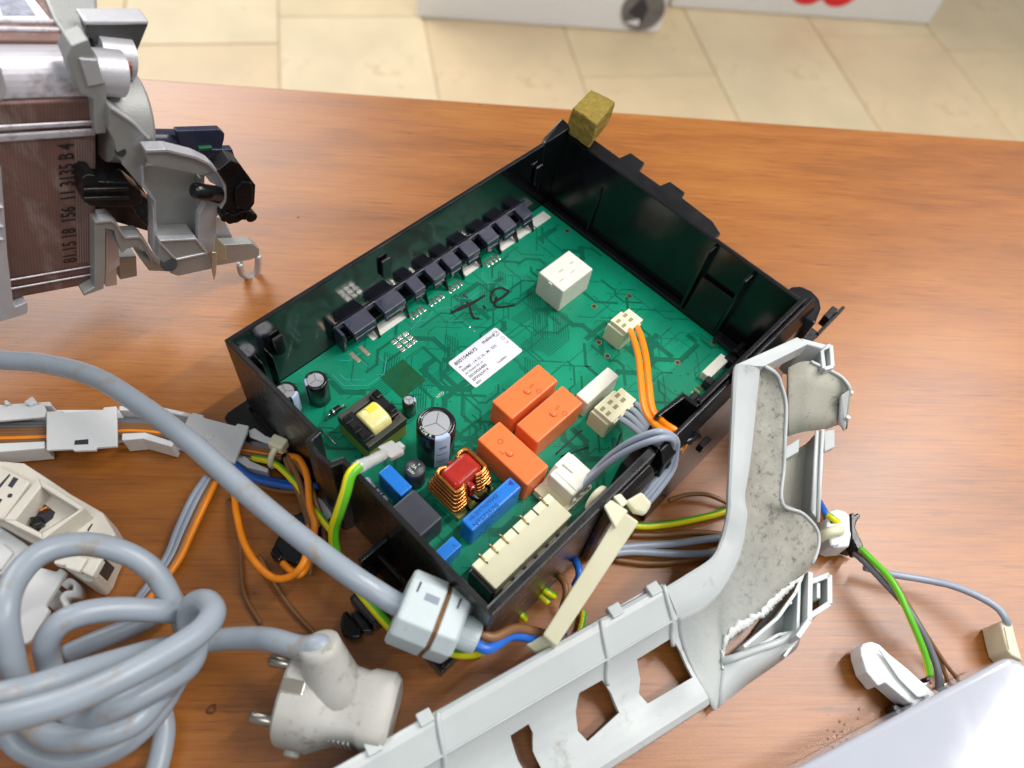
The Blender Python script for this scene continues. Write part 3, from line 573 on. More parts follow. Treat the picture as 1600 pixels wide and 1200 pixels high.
# diode, resistor, jumpers
dd = MB().cyl((-163.6, -25.8, 19), (-159, -26, 19), 1.3, n=16).build('diode', black_dull, BRD, smooth=False, bevel=.2)
MB().cyl((-163.0, -25.82, 19), (-162.2, -25.86, 19), 1.33, n=16).build('cathode_band', tin, dd)
MB().tube([(-166.4, -25.7, 16.2), (-166, -25.7, 18.8), (-163.6, -25.8, 19)], .35, 8).build('lead', tin, dd, smooth=True); MB().tube([(-159, -26, 19), (-156.8, -26.1, 18.8), (-156.4, -26.2, 16.2)], .35, 8).build('lead', tin, dd, smooth=True)
rs = MB().tube([(-173.1, -59.8, 20), (-173.1, -60.2, 20), (-173.1, -61.6, 20), (-173.1, -62.2, 20), (-173.2, -71, 20), (-173.2, -71.6, 20), (-173.2, -73, 20), (-173.2, -73.4, 20)], [1.0, 1.35, 1.4, 1.2, 1.2, 1.4, 1.35, 1.0], 16).build('resistor', mat('resistor_grey', srgb(172, 178, 192), .35), BRD, smooth=True)
for yy, c_ in ((-66, (40, 36, 40)), (-68.4, (70, 60, 150)), (-70, (60, 60, 66))):
    MB().cyl((-173.2, yy, 20), (-173.2, yy - .8, 20), 1.26, n=16).build('colour_band', mat('band_%d' % c_[2], srgb(*c_), .4), rs)
for p0, p1 in (((-171, -27), (-171, -38)), ((-104, -107), (-92, -112)), ((-88, -104.6), (-104.5, -104.8)), ((-76, -118), (-87, -123))):
    a, b_ = Vector(p0 + (ZB + .1,)), Vector(p1 + (ZB + .1,))
    MB().tube([a, a + Vector((0, 0, .7)), b_ + Vector((0, 0, .7)), b_], .32, 6).build('jumper_wire', tin if p0[0] < -160 else ink, BRD, smooth=True)
cc = comp('edge_connector', -24.2, -8.2, -128.4, -123.4, 21, cream_white, .5)
MB().box(-9.6, -5.6, -131.6, -126, ZB, 22).build('latch', black_dull, cc, bevel=.4); MB().box(-28, -24, -131.6, -127, ZB, 22).build('latch', black_dull, cc, bevel=.4)
pads(-34, -126, 3, 1, 2.6, 3, 1.2, 3.2, gold); comp('edge_socket', -46, -36, -133, -127.6, 22, black_dull, .5)
for k in range(5): MB().box(-60 + k * 4, -59 + k * 4, -127.6, -126, ZB, 18).build('edge_pin', gold, BRD)
# printed label
lab = MB()
cx_, cy_ = -91.8, -47.9; hx, hy, rad = 15.6, 9.2, 1.2; pl = []
for sx, sy, a0 in ((1, 1, 0), (-1, 1, 1.5708), (-1, -1, 3.1416), (1, -1, 4.7124)):
    for k in range(5): a = a0 + 1.5708 * k / 4; pl.append((cx_ + sx * (hx - rad) + rad * math.cos(a), cy_ + sy * (hy - rad) + rad * math.sin(a), ZB + .2))
lb = lab.prism(pl, (0, 0, .12)).build('printed_label', tag_w, BRD)
LZ = ZB + .33
for s_, sz, x, y in (('8001044675', 2.6, -105.6, -42.4), ('melecs', 2.6, -87.6, -42.0), ('06', 1.5, -105.4, -44.6), ('EWMS - 14 12 16 - M - 535', 1.9, -105.4, -47.0), ('PC FW064 ZC 14', 1.4, -105.4, -49.2), ('0010436480', 2.0, -105.4, -51.6), ('EPW65414', 2.0, -105.4, -53.9), ('8039', 1.5, -105.4, -56.1), ('TA40803', 1.6, -90.4, -54.6)):
    text(s_, sz, (x, y, LZ), X, Y, ink, lb, extrude=.01, sx=1.02 if sz < 2 else 1.08)
def ringmark(x, y, r):
    b = MB(); b.tube([(x + r * math.cos(6.2832 * k / 24), y + r * math.sin(6.2832 * k / 24), LZ) for k in range(25)], .09, 4, caps=False); b.build('round_symbol', ink, lb)
ringmark(-78.9, -41.6, 1.5); ringmark(-78.2, -45.6, .8)
for k in range(3):
    b = MB(); disc(b, -78.9 + .8 * math.cos(2.1 * k + .5), -41.6 + .8 * math.sin(2.1 * k + .5), .32, LZ + .01); b.build('symbol_dot', ink, lb, fix=False)
text('+3', 1.5, (-79.2, -49.2, LZ), X, Y, ink, lb, extrude=.01)
text('NTO', 1.9, (-123.6, -49.6, ZB + .18), X, Y, pale_print, BRD, 'silkscreen_lettering')
# hand-written marker strokes
S4 = zm(560, 300, 5.3333)
for st in ([(780, 1010), (850, 960), (930, 930), (1050, 865)], [(780, 1000), (860, 975), (960, 925), (1040, 870)], [(905, 920), (930, 960), (940, 1010), (965, 1050), (1000, 1055)], [(1045, 955), (1055, 965)], [(1245, 825), (1190, 800), (1130, 820), (1105, 880), (1120, 920), (1180, 890), (1235, 850), (1250, 820)], [(1150, 880), (1135, 940), (1180, 960), (1295, 945)]):
    pts = [at(*S4(*q), ZB + .2) for q in st]; path = spline(pts, 6); b = MB(); strips(b, [(q.x, q.y) for q in path], 1.1, ZB + .3)
    b.build('marker_stroke', marker, BRD, fix=False)
# ------------------------------------------------------------------ polygon helpers on level planes
def slab(px, z0, z1): return MB().prism([Vector((at(x, y, z1).x, at(x, y, z1).y, z0)) for x, y in px], (0, 0, z1 - z0))
def seg_box(p, q, wv, hv):      # bar from p to q with half-width vector wv and half-height vector hv
    p, q, wv, hv = map(Vector, (p, q, wv, hv))
    return MB().hexa([p - wv - hv, q - wv - hv, q + wv - hv, p + wv - hv], [p - wv + hv, q - wv + hv, q + wv + hv, p + wv + hv])
def inpoly(x, y, pl):
    c = False; n = len(pl)
    for i in range(n):
        (x0, y0), (x1, y1) = pl[i], pl[(i + 1) % n]
        if (y0 > y) != (y1 > y) and x < (x1 - x0) * (y - y0) / (y1 - y0) + x0: c = not c
    return c
UP = Vector((0, 0, 1))
# ------------------------------------------------------------------ grey bent trim
TR = thing('trim_frame', 'grey plastic bent trim frame with dusty broken leg leaning on the tray', 'plastic trim', (-110, -190, 0))
tdv = Vector((.9585, -.285, 0)).normalized(); tqv = Vector((tdv.y, -tdv.x, 0)); O0 = Vector((-149.4, -165.6, 0))
prof = [(-1.2, 3), (-1.2, 27.5), (-.6, 29.4), (.8, 30), (3, 29.6), (5, 28.4), (9, 26.2), (12, 24.4), (12.6, 22.8), (15, 18.5), (18, 14.6), (22, 11.4), (27, 9.2), (32, 8.2), (37, 8.0), (41, 7.0), (43, 4.5), (43.5, 1)]
def pz(q):
    for (a, z0), (b, z1) in zip(prof[1:], prof[2:]):
        if q <= b: return z0 + (z1 - z0) * (q - a) / (b - a) if b > a else z1
    return prof[-1][1]
def LP(s, q, z): return O0 + tdv * s + tqv * q + UP * z
holes = [[(-46, 17), (-38.5, 16.8), (-38, 20), (-40.4, 25), (-40.2, 31), (-45.5, 32), (-46.5, 25)], [(-17, 16.6), (-7, 16.8), (-5.2, 22), (-5.4, 29), (-21, 31.6), (-22.6, 27), (-20.4, 21)], [(9, 16.8), (25.6, 16.6), (27.2, 22), (27.0, 32), (6.5, 31.5), (5.2, 27), (8, 23)], [(-78, 17), (-70, 16.8), (-68.6, 24), (-71, 31), (-80, 31.5)]]
prof_f = []
for (a, z0), (b, z1) in zip(prof, prof[1:]):
    n_ = max(1, int(max(abs(b - a), abs(z1 - z0) * .4) / 1.2))
    prof_f += [(a + (b - a) * k / n_, z0 + (z1 - z0) * k / n_) for k in range(n_)]
prof_f.append(prof[-1])
S0, S1 = -150, 28.5
from mathutils.geometry import delaunay_2d_cdt
def arc(j): return sum(math.hypot(prof_f[k + 1][0] - prof_f[k][0], prof_f[k + 1][1] - prof_f[k][1]) for k in range(j))
AR = [arc(j) for j in range(len(prof_f))]
def q2a(q):
    for k in range(6, len(prof_f) - 1):
        if prof_f[k][0] <= q <= prof_f[k + 1][0]: return AR[k] + (AR[k + 1] - AR[k]) * (q - prof_f[k][0]) / max(1e-6, prof_f[k + 1][0] - prof_f[k][0])
    return AR[-1]
def a2p(a):
    for k in range(len(prof_f) - 1):
        if a <= AR[k + 1] + 1e-6:
            t_ = (a - AR[k]) / max(1e-6, AR[k + 1] - AR[k]); return (prof_f[k][0] + (prof_f[k + 1][0] - prof_f[k][0]) * t_, prof_f[k][1] + (prof_f[k + 1][1] - prof_f[k][1]) * t_)
    return prof_f[-1]
hp = []
for h in holes:
    pv = [Vector((x_, q2a(y_), 0)) for x_, y_ in h]; n_ = len(pv); lp = []
    for k in range(n_):
        a, c, d_, e_ = pv[k - 1], pv[k], pv[(k + 1) % n_], pv[(k + 2) % n_]
        for m_ in range(5):
            t_ = m_ / 5; lp.append(.5 * ((2 * c) + (d_ - a) * t_ * .6 + (2 * a - 5 * c + 4 * d_ - e_) * 0 + (2 * d_ - 2 * c - (d_ - a) * .6) * t_ * 1))
    hp.append([(v.x, v.y) for v in lp])
vv = []; ee = []
for h in hp:
    o_ = len(vv); vv += [Vector(p) for p in h]; ee += [(o_ + k, o_ + (k + 1) % len(h)) for k in range(len(h))]
for i in range(61):
    s_ = S0 + (S1 - S0) * i / 60
    for a in AR:
        if not any(min((s_ - x_) ** 2 + (a - y_) ** 2 for x_, y_ in h) < .5 or inpoly(s_, a, h) for h in hp): vv.append(Vector((s_, a)))
ov, oe, of, _, _, _ = delaunay_2d_cdt(vv, ee, [], 0, 1e-5)
b = MB()
for v in ov:
    q, z = a2p(v.y); dish = -1.6 * max(0, math.sin((v.x + 60) * .115)) * math.sin((q - 15) / 27 * math.pi) if 15 < q < 42 and v.x < 25 else 0
    b.v.append(LP(v.x, q, z + dish))
for f in of:
    cx_, cy_ = sum(ov[k].x for k in f) / len(f), sum(ov[k].y for k in f) / len(f)
    if any(inpoly(cx_, cy_, h) for h in hp): continue
    b.f.append(tuple(f)[::-1]); b.mi.append(0)
b.build('channel', grey_abs, TR, smooth=True, solid=1.6, fix=False, es=16)
def trim_line(name, s, qs, ds, r, m=grey_abs):
    pts = [LP(s + ds * k / len(qs), q, pz(q) + .35) for k, q in enumerate(qs)]
    return MB().tube(spline(pts, 4), r, 8).build(name, m, TR, smooth=True)
for s in (-66.3, 0, 28.3, -118): trim_line('rib', s, (.2, 2, 5, 9, 12.5, 15, 19), -6.5 if s < 20 else -4, .95)
MB().tube([LP(s, 12.2, 24.6) for s in (-150, 28)], .35, 6).build('ridge', grey_abs, TR, smooth=True)
for s in (-92, -73.4, 4, 21.5, -128): MB().prism([LP(s, q, z) for q, z in ((-2.8, 26), (-2.8, 31.2), (1.8, 31.6), (1.8, 29))], tdv * 5).build('clip_tab', grey_abs, TR, bevel=.4)
MB().tube([LP(6, -1.4, 28.2), LP(22, -1.4, 28.2)], .35, 6).build('clip_bar', grey_abs, TR, smooth=True)
MB().prism([LP(-150, 36, 5.8), LP(-150, 33, 5.6), LP(-150, 33, .6), LP(-150, 36, .6)], tdv * 178).build('rail', grey_abs, TR, bevel=.4)
# bend and leg
B_ = zm(940, 700, 2.6075); C_ = zm(1040, 480, 3.158)
K = []
def stn(rim, ridge, edge, zr, zd, ze): K.append((at(*rim, zr), at(*ridge, zr - zd), at(*edge, ze)))
r0 = LP(S1, .8, 30); K.append((r0, LP(S1, 12, 24.4), LP(S1, 43, 5)))
stn(B_(345, 512), B_(405, 648), B_(470, 1062), 30, 5.5, 5); stn(B_(425, 462), B_(474, 596), B_(494, 868), 31, 5.5, 8); stn(B_(460, 428), B_(510, 545), B_(520, 775), 32, 5, 11)
stn(B_(478, 390), B_(540, 490), B_(650, 680), 33, 4.5, 14); stn(B_(490, 355), B_(562, 440), B_(742, 590), 34, 4, 17); stn(B_(500, 315), B_(580, 375), B_(858, 472), 36, 3.6, 20)
stn(B_(508, 280), B_(588, 320), B_(885, 352), 38, 3.2, 23); stn(B_(514, 235), B_(594, 265), B_(822, 268), 40, 3, 29); stn(C_(308, 925), C_(392, 935), C_(577, 968), 42, 2.8, 35)
stn(C_(314, 800), C_(412, 805), C_(585, 790), 46, 2.6, 40); stn(C_(321, 640), C_(432, 640), C_(590, 660), 50.5, 2.4, 45.5); stn(C_(328, 480), C_(448, 480), C_(595, 480), 55.5, 2.2, 51.5); stn(C_(333, 370), C_(460, 370), C_(570, 380), 59.5, 2, 56); stn(C_(338, 310), C_(466, 312), C_(548, 330), 62, 2, 59.5); stn(C_(344, 286), C_(470, 294), C_(492, 292), 63, 2, 62)
rows1 = []; 
for r_, g_, e_ in K:
    d1 = g_ - r_; dp = 14 - 11 * min(1, K.index((r_, g_, e_)) / 4); row = [r_ - UP * dp + d1 * .04, r_ - UP * 1.5 - d1 * .0, r_ + d1 * .02]
    row += [r_ + d1 * t_ + UP * h_ for t_, h_ in ((.12, .9), (.35, 1.0), (.6, 1.0), (.8, 1.0), (.93, .3))]
    row += [g_]
    TT = (0, .04, .1, .2, .35, .5, .65, .8, 1); ki = K.index((r_, g_, e_))
    if ki == 0: fl_row = [LP(S1, 12 + 31 * t_, pz(12 + 31 * t_)) for t_ in TT]
    else: fl_row = [g_ + (e_ - g_) * t_ - UP * ((5.5 if ki < 3 else 2.6) * math.sin(math.pi * min(1, t_ ** .75))) for t_ in TT]
    rows1.append((row, fl_row))
def dense(rows, per):
    cols = [spline([r_[j] for r_ in rows], per) for j in range(len(rows[0]))]
    return [[c[i] for c in cols] for i in range(len(cols[0]))]
MB().loft(dense([r_[0] for r_ in rows1], 5)).build('flank', grey_abs, TR, smooth=True, solid=1.6, fix=False, es=24)
fr = dense([r_[1] for r_ in rows1], 5)
MB().loft(fr).build('dusty_face', grey_dusty2, TR, smooth=True, solid=1.8, fix=False)
# bright free edge and torn white edge
edge = [r_[-1] for r_ in fr]
MB().tube(edge[30:], .7, 8).build('free_edge', grey_abs, TR, smooth=True)
from mathutils import noise as mnoise
src = spline(edge[9:29], 5); rows = []
for k, p in enumerate(src):
    inn = fr[min(9 + k // 5, len(fr) - 1)][-3]; dv = (inn - p).normalized(); u_ = k / (len(src) - 1); fade = min(1, u_ / .08, (1 - u_) / .1)
    nz_ = lambda f_, o_: mnoise.noise(Vector((k * f_, o_, 1.7)))
    wi = (2.6 - 1.2 * u_ + 1.6 * nz_(.17, 0) + 1.3 * nz_(.6, 4)) * fade + .4; wo = (1.0 + 1.2 * abs(nz_(.25, 9)) + 1.2 * nz_(.8, 12)) * fade
    rows.append([p + dv * wi + UP * .25, p + dv * wi * .55 + UP * (.7 + .5 * nz_(.5, 20)), p + dv * .3 + UP * (.9 + .5 * nz_(.4, 30)), p - dv * wo + UP * (-.2 + .5 * nz_(.7, 40))])
MB().loft(rows).build('torn_edge', white_torn, TR, solid=.9, fix=False, smooth=True)
# lower front lip and ribs of the broken corner
b = MB(); lo = [K[1][2].copy()] + P([(*B_(600, 960), 4), (*B_(700, 890), 4), (*B_(790, 822), 5), (*B_(812, 770), 6)]); hi = [K[2][2].copy()] + P([(*B_(545, 852), 11), (*B_(640, 818), 12), (*B_(722, 790), 12), (*B_(790, 752), 12)])
b.loft(dense([[c, a.lerp(c, .5) + UP * (1.2 if q_ else 0), a] for q_, (a, c) in enumerate(zip(lo, hi))], 5)); b.build('front_lip', grey_abs, TR, smooth=True, solid=1.6, fix=False)
MB().tube(spline(hi, 6), 1.5, 8).build('lip_bead', grey_abs, TR, smooth=True)
slab([B_(*q) for q in ((838, 505), (852, 505), (852, 690), (812, 772), (722, 800), (560, 850), (640, 720), (740, 600))], 1, 2.5).build('corner_web', grey_abs, TR)
def fin(pts, z0, z1, th=1.3):
    w_ = P([(*q, z1) for q in pts]); b = MB()
    for p, q in zip(w_, w_[1:]):
        nn = (q - p).cross(UP).normalized() * th / 2
        b.hexa([Vector((v.x, v.y, z0)) for v in (p - nn, q - nn, q + nn, p + nn)], [p - nn, q - nn, q + nn, p + nn])
    return b.build('corner_fin', grey_abs, TR, bevel=.2)
fin([B_(822, 512), B_(790, 590), B_(720, 690), B_(580, 810)], 2.5, 17); fin([B_(852, 505), B_(848, 700), B_(800, 770)], 2.5, 19, 2); fin([B_(645, 805), B_(720, 760), B_(806, 745)], 2.5, 12); fin([B_(808, 520), B_(800, 750)], 2.5, 16); fin([B_(760, 620), B_(776, 634)], 2.5, 15)
fin([B_(800, 770), B_(745, 850)], 1, 8)
# square eye
for a, c in (((850, 545), (930, 515)), ((930, 515), (930, 632)), ((930, 632), (842, 690)), ((884, 548), (884, 612))):
    fin([B_(*a), B_(*c)], 1, 9 if a != (884, 548) else 7, 2.2 if a != (884, 548) else 1.6)
# far end of the leg
def plate(px, z, th, name, bev=.4, m=grey_abs):
    top = P([(*C_(*q[:2]), q[2] if len(q) > 2 else z) for q in px]); return MB().prism(top, (0, 0, -th)).build(name, m, TR, bevel=bev)
def quadbox(px, zs, dn, name, m=grey_abs):      # four pixel corners with heights, extruded straight down
    top = P([(*C_(*q), z) for q, z in zip(px, zs)]); return MB().hexa([p - UP * dn for p in top], top).build(name, m, TR, bevel=.5)
quadbox([(342, 284), (650, 146), (706, 180), (484, 290)], (62.8, 55, 55, 62.8), 9, 'end_bar')
quadbox([(695, 182), (775, 205), (800, 185), (665, 150)], (54, 52, 52, 55), 24, 'end_block')
tb_ = [(772, 205), (818, 185), (826, 290), (784, 302)]
for a, c in zip(tb_, tb_[1:] + tb_[:1]):
    p, q = at(*C_(*a), 50), at(*C_(*c), 50); nn = (q - p).cross(UP).normalized() * .9
    MB().hexa([v - UP * 12 for v in (p - nn, q - nn, q + nn, p + nn)], [p - nn, q - nn, q + nn, p + nn]).build('tube_wall', grey_abs, TR, bevel=.3)
topc = [(604, 300), (660, 272), (716, 268), (778, 298), (830, 322), (872, 348), (902, 385), (908, 405)]; botc = [(600, 640), (650, 622), (700, 612), (750, 606), (800, 600), (850, 582), (872, 590), (888, 604)]
zt = (46, 48, 49, 48, 47, 46, 45, 44); zb_ = (30, 31, 32, 31, 30, 29, 28, 28)
rt = P([(*C_(*q), z) for q, z in zip(topc, zt)]); rb = P([(*C_(*q), z) for q, z in zip(botc, zb_)])
MB().loft(dense([[a, a.lerp(c, .35), a.lerp(c, .7), c] for a, c in zip(rt, rb)], 4)).build('curled_tongue', grey_dusty, TR, smooth=True, solid=1.4, fix=False)
MB().tube(spline(rt[2:], 5), .8, 8).build('tongue_edge', grey_abs, TR, smooth=True)
pl = P([(*C_(*q), z) for q, z in (((908, 405), 44), ((868, 432), 44), ((858, 560), 32), ((888, 605), 28), ((905, 520), 34))])
MB().prism(pl, (0, 0, -2)).build('tongue_lip', grey_abs, TR, bevel=.4)
for k in ((915, 420), (900, 545)): p = at(*C_(*k), 38); MB().box(p.x - 1, p.x + 1, p.y - 1, p.y + 1, 36, 38.6).build('tongue_stub', grey_abs, TR, bevel=.3)
quadbox([(748, 612), (776, 604), (757, 1060), (722, 1010)], (33, 33, 22, 24), 16, 'side_rail')
MB().tube(P([(*C_(746, 612), 34), (*C_(722, 1005), 25)]), .8, 8).build('rail_edge', white_pl, TR, smooth=True); MB().tube(P([(*C_(775, 604), 34), (*C_(752, 1060), 22.6)]), .8, 8).build('rail_edge', white_pl, TR, smooth=True)
quadbox([(592, 735), (745, 640), (724, 1020), (574, 985)], (22, 22, 13, 14), 1.6, 'back_panel', grey_dusty)
quadbox([(596, 686), (662, 646), (658, 712), (592, 750)], (36, 34, 33, 36), 6, 'cross_bar')
quadbox([(780, 612), (836, 600), (836, 690), (784, 714)], (18, 18, 15, 15), 3, 'side_tab')
# ------------------------------------------------------------------ power cord, plug and grommet
PC = thing('power_cord', 'thick grey mains cord, knotted, with white plug and grey cord grip', 'power cord', (-250, -60, 0))
g0, g1 = at(620, 944, 45), at(736, 992, 40); ga = (g1 - g0).normalized()
cordp = [(-60, 552, 24), (0, 562, 28), (70, 568, 33), (150, 590, 40), (230, 640, 46), (300, 693, 50), (380, 765, 51), (460, 832, 48), (540, 893, 49), (590, 926, 46)]
kn = [(470, 1012, 38), (430, 1001, 33), (400, 997, 27), (360, 998, 22), (320, 1003, 20), (270, 1010, 26), (210, 1026, 40), (125, 1052, 54), (50, 1076, 62), (0, 1088, 66), (-60, 1104, 64), (-95, 1130, 50), (-70, 1150, 36), (0, 1142, 28), (42, 1172, 24), (104, 1190, 22), (175, 1172, 22), (230, 1130, 22), (262, 1085, 22), (285, 1035, 20), (290, 985, 22), (271, 944, 30), (240, 893, 38), (190, 862, 44), (125, 850, 48), (62, 866, 52), (22, 908, 56), (8, 960, 58), (16, 1020, 50), (30, 1080, 38), (45, 1125, 34), (85, 1152, 40), (150, 1150, 44), (210, 1128, 44), (248, 1088, 38), (285, 1040, 28), (305, 1000, 24), (296, 962, 26), (240, 954, 36), (165, 953, 44), (104, 968, 48), (74, 1000, 44), (76, 1035, 34), (92, 1085, 30), (125, 1126, 40), (180, 1104, 50), (240, 1074, 48), (290, 1044, 40), (306, 1010, 34), (296, 972, 36), (302, 945, 42), (322, 940, 48), (333, 958, 53), (314, 986, 57), (270, 1016, 62), (208, 1050, 68), (130, 1086, 72), (50, 1112, 74), (-30, 1124, 72), (-90, 1080, 66), (-140, 900, 50), (-140, 700, 34), (-100, 580, 24)]
pm = at(500, 1010, 41)
path = spline([pm + Vector((1.5, -3, -7)), pm] + P(kn) + P(cordp) + [g0, g0 + ga * 6], 9)
MB().tube(path, 4.0, 20).build('cable', cord_m, PC, smooth=True)
MB().tube(spline(P([(246, 1092, 10), (256, 1130, 9), (254, 1165, 8), (240, 1215, 8), (210, 1260, 8)]), 8), 3.7, 16).build('cable', cord_m, PC, smooth=True)
MB().tube(spline(P([(105, 1022, 9), (150, 1002, 10), (215, 975, 10), (262, 950, 9)]), 8), 3.7, 16).build('cable', cord_m, PC, smooth=True)
# cord grip
gl = ga.cross(UP).normalized(); gu = gl.cross(ga)
def octring(c, hw, hh, ch, hw0=0): return [c + gl * x + gu * y for x, y in ((-hw + ch, -hh), (hw - ch, -hh), (hw, -hh + ch), (hw, hh - ch), (hw - ch, hh), (-hw + ch, hh), (-hw, hh - ch), (-hw, -hh + ch))]
gs = g0 + ga * 1.0
gr_ = MB().loft([octring(gs + ga * t_ * .86, a_, b_2, c_) for t_, a_, b_2, c_ in ((0, 11.0, 11.6, 4.6), (1.2, 11.6, 12.4, 4.6), (14.6, 11.6, 12.4, 4.6))], closed=True, cap=True).build('cord_grip', grommet_m, PC, bevel=.5)
MB().loft([octring(gs + ga * t_ * .86, 10.6, 11.4, 4.2) for t_ in (14.6, 16.4)], closed=True, cap=True).build('groove', rust_m, gr_)
MB().loft([octring(gs + ga * t_ * .86, a_, b_2, c_) for t_, a_, b_2, c_ in ((16.4, 11.5, 12.2, 4.6), (24, 11.2, 11.8, 4.6), (25.4, 10.2, 10.8, 4.2))], closed=True, cap=True).build('grip_half', grommet_m, gr_, bevel=.5)
MB().cyl(gs + ga * 21.5, gs + ga * 29, 6.2, 5.9, 24).build('grip_sleeve', grommet_m, gr_, bevel=.4)
for t_, q in ((3, .2), (17.5, .2), (22, -.1)):
    p = gs + ga * t_ - gl * -1 * 0 + gu * 12.45; 
    MB().prism([p - gl * 3 - ga * .3, p - gl * 3 + ga * .3, p - gl * 6.6 + ga * .5, p - gl * 6.6 - ga * .3], gu * .06).build('tool_mark', ink, gr_)
MB().prism([gs + ga * x + gl * y + gu * 12.43 for x, y in ((6, -4), (11, -4), (11, -1.5), (6, -1.5))], gu * .05).build('recess_mark', mat('recess_grey', srgb(128, 140, 152), .5), gr_)
gend = gs + ga * 28
wire([gend + gl * -2, gend + ga * 6 + gl * -2, at(805, 982, 34), at(840, 988, 27), at(885, 1000, 14)], 1.75, W_br, PC, 'core_wire', world=True)
wire([gend + gl * 2, gend + ga * 6 + gl * 2.0, at(800, 993, 32), at(838, 997, 26), at(880, 990, 14)], 1.9, W_bl, PC, 'core_wire', world=True)
wire([gend - UP * 2 - ga * 2, at(758, 1006, 28), at(748, 1020, 20), at(715, 1022, 16), at(682, 1010, 14)], 1.7, W_yg, PC, 'core_wire', world=True)
# plug
pp = Vector((-.56, .83, 0)).normalized(); pl_ = Vector((-pp.y, pp.x, 0)) * -1; pc = Vector((-244.5, -104.5, 18.2))
def prring(t_, a_, b_2, e_=.75, n=32):
    c = pc - pp * t_; out = []
    for k in range(n):
        an = 6.2832 * k / n; cx, sx = math.cos(an), math.sin(an); out.append(c + pl_ * a_ * math.copysign(abs(cx) ** e_, cx) + UP * b_2 * math.copysign(abs(sx) ** e_, sx))
    return out
pg = MB().loft([prring(*q) for q in ((0, 15.5, 16.6), (1, 16.8, 17.6, .72), (11, 17, 18, .66), (13.5, 15.4, 17, .5), (19, 12.6, 15.4, .38), (27, 11.6, 14.8, .34), (29, 12.6, 15.4, .34), (36, 12.8, 15.2, .34), (38, 11.2, 13.6, .34))], closed=True, cap=True).build('plug', plug_pl, PC, smooth=True, angle=40)
pg.modifiers.new('es', 'EDGE_SPLIT').split_angle = math.radians(38)
sb = pc - pp * 19 + UP * 3; smd = (pm - sb).normalized()
MB().tube([sb, sb.lerp(pm, .45), pm - smd * 2, pm + smd * 1.2, pm + smd * 1.6], [13.5, 9.4, 7.2, 6.8, 5.6], 28).build('plug_sleeve', plug_pl, pg, smooth=True)
for sg in (-1, 1):
    p0 = pc + pl_ * 9.5 * sg; MB().tube([p0 - pp * 1, p0 + pp * 5, p0 + pp * 9.4, p0 + pp * 10.2], [2.4, 2.4, 2.4, 1.7], 16).build('pin', pin_m, pg, smooth=True)
MB().box(0, 0, 0, 0, 0, 0) if False else None
for sg in (1, -1):
    e0 = pc - pp * 4 + UP * 17.4 * sg
    seg_box(e0 + pp * 3.6, e0 - pp * 4, pl_ * 2.4, UP * .6).build('earth_clip', pin_m, pg, bevel=.3)
for k in range(7):
    p = pc - pp * (16.2 + k * 1.6) - pl_ * 12.2; seg_box(p - UP * 7, p + UP * 9, pp * .32, pl_ * .5).build('grip_rib', plug_pl, pg)
MB().cyl(pc - pp * 6 - pl_ * 16.4 - UP * 8, pc - pp * 6 - pl_ * 18.4 - UP * 8, 3, 2.6, 14).build('moulded_stub', plug_pl, pg, bevel=.4)
# ------------------------------------------------------------------ motor
MA = Vector((0.94152559, -0.12516082, -0.31283275)).normalized(); ME = Vector((-0.29967034, 0.1160075, -0.94696354)).normalized(); MN = MA.cross(ME); MT = -ME
M0 = at(150, 440, 38)
def ml(s, t, d): return M0 + MA * s + MT * t + MN * d
def mp(px, py, d):
    r_ = ray(px, py); return CAM + r_ * (((M0 - CAM).dot(MN) + d) / r_.dot(MN))
def mt(px, py, t_):
    r_ = ray(px, py); return CAM + r_ * (((M0 - CAM).dot(MT) + t_) / r_.dot(MT))
MO = thing('electric_motor', 'aluminium and rusty steel washing machine motor standing at the table edge', 'motor', (-190, 140, 0))
def mpoly(px, d, th, name, m, bev=.8, par=None): return MB().prism([mp(x, y, d) for x, y in px], MN * th).build(name, m, par or MO, bevel=min(bev, .35), seg=2)
T1 = 90.; T2 = 103.5; SL = -75
# laminated stator: brown block with bare rounded shoulder
stc = MB().prism([ml(SL, t_, d) for d, t_ in ((0, -1), (0, T1), (3, T1 + 2), (60, T1 + 2), (60, -1))], MA * (0 - SL)).build('stator', stator, MO, bevel=.6)
sil = [(0.2 + 11.8 * (1 - math.cos(a)), T1 + 13.2 * math.sin(a)) for a in [math.radians(8 + 82 * k / 10) for k in range(11)]]
MB().prism([ml(SL, t_, d) for d, t_ in [(1.2, T1 + .6)] + sil + [(12, T1 + .6)]], MA * (-SL - 1)).build('stator_shoulder', stator_silver, stc)
MB().prism([ml(SL, t_, d) for d, t_ in ((12, T1 + 1), (12, T2 + 1), (60, T2 + 1), (60, T1 + 1))], MA * (-SL - .4)).build('stator_top', stator, stc, bevel=.6)
for d, t_, w_ in ((-.5, 81.4, 1.1), (-.5, 77.4, 1.7), (-.5, 10.5, .5), (-.5, 5.6, .5)):
    MB().prism([ml(SL, t_ - w_, d), ml(SL, t_ + w_, d), ml(SL, t_ + w_ * .6, d - .5), ml(SL, t_ - w_ * .6, d - .5)], MA * (-SL - .6)).build('stator_ridge', stator_silver, stc, bevel=.2)
for k in range(2): MB().prism([ml(SL, T2 + 1, 17 + k * 4.6), ml(SL, T2 + 1.8, 17.4 + k * 4.6), ml(SL, T2 + 1.8, 18.6 + k * 4.6), ml(SL, T2 + 1, 19 + k * 4.6)], MA * (-SL - .8)).build('stator_ridge', stator_silver, stc, bevel=.2)
LAMM = mat('lamination_grey', srgb(150, 128, 122), .5, metal=.3)
for k in range(38):                        # lamination edges
    s = -1.2 - k * .9
    if k < 7: MB().prism([ml(s, 74, -.02), ml(s, 13, -.02), ml(s - .45, 13, -.02), ml(s - .45, 74, -.02)], MN * -.14).build('lamination_edge', LAMM, stc)
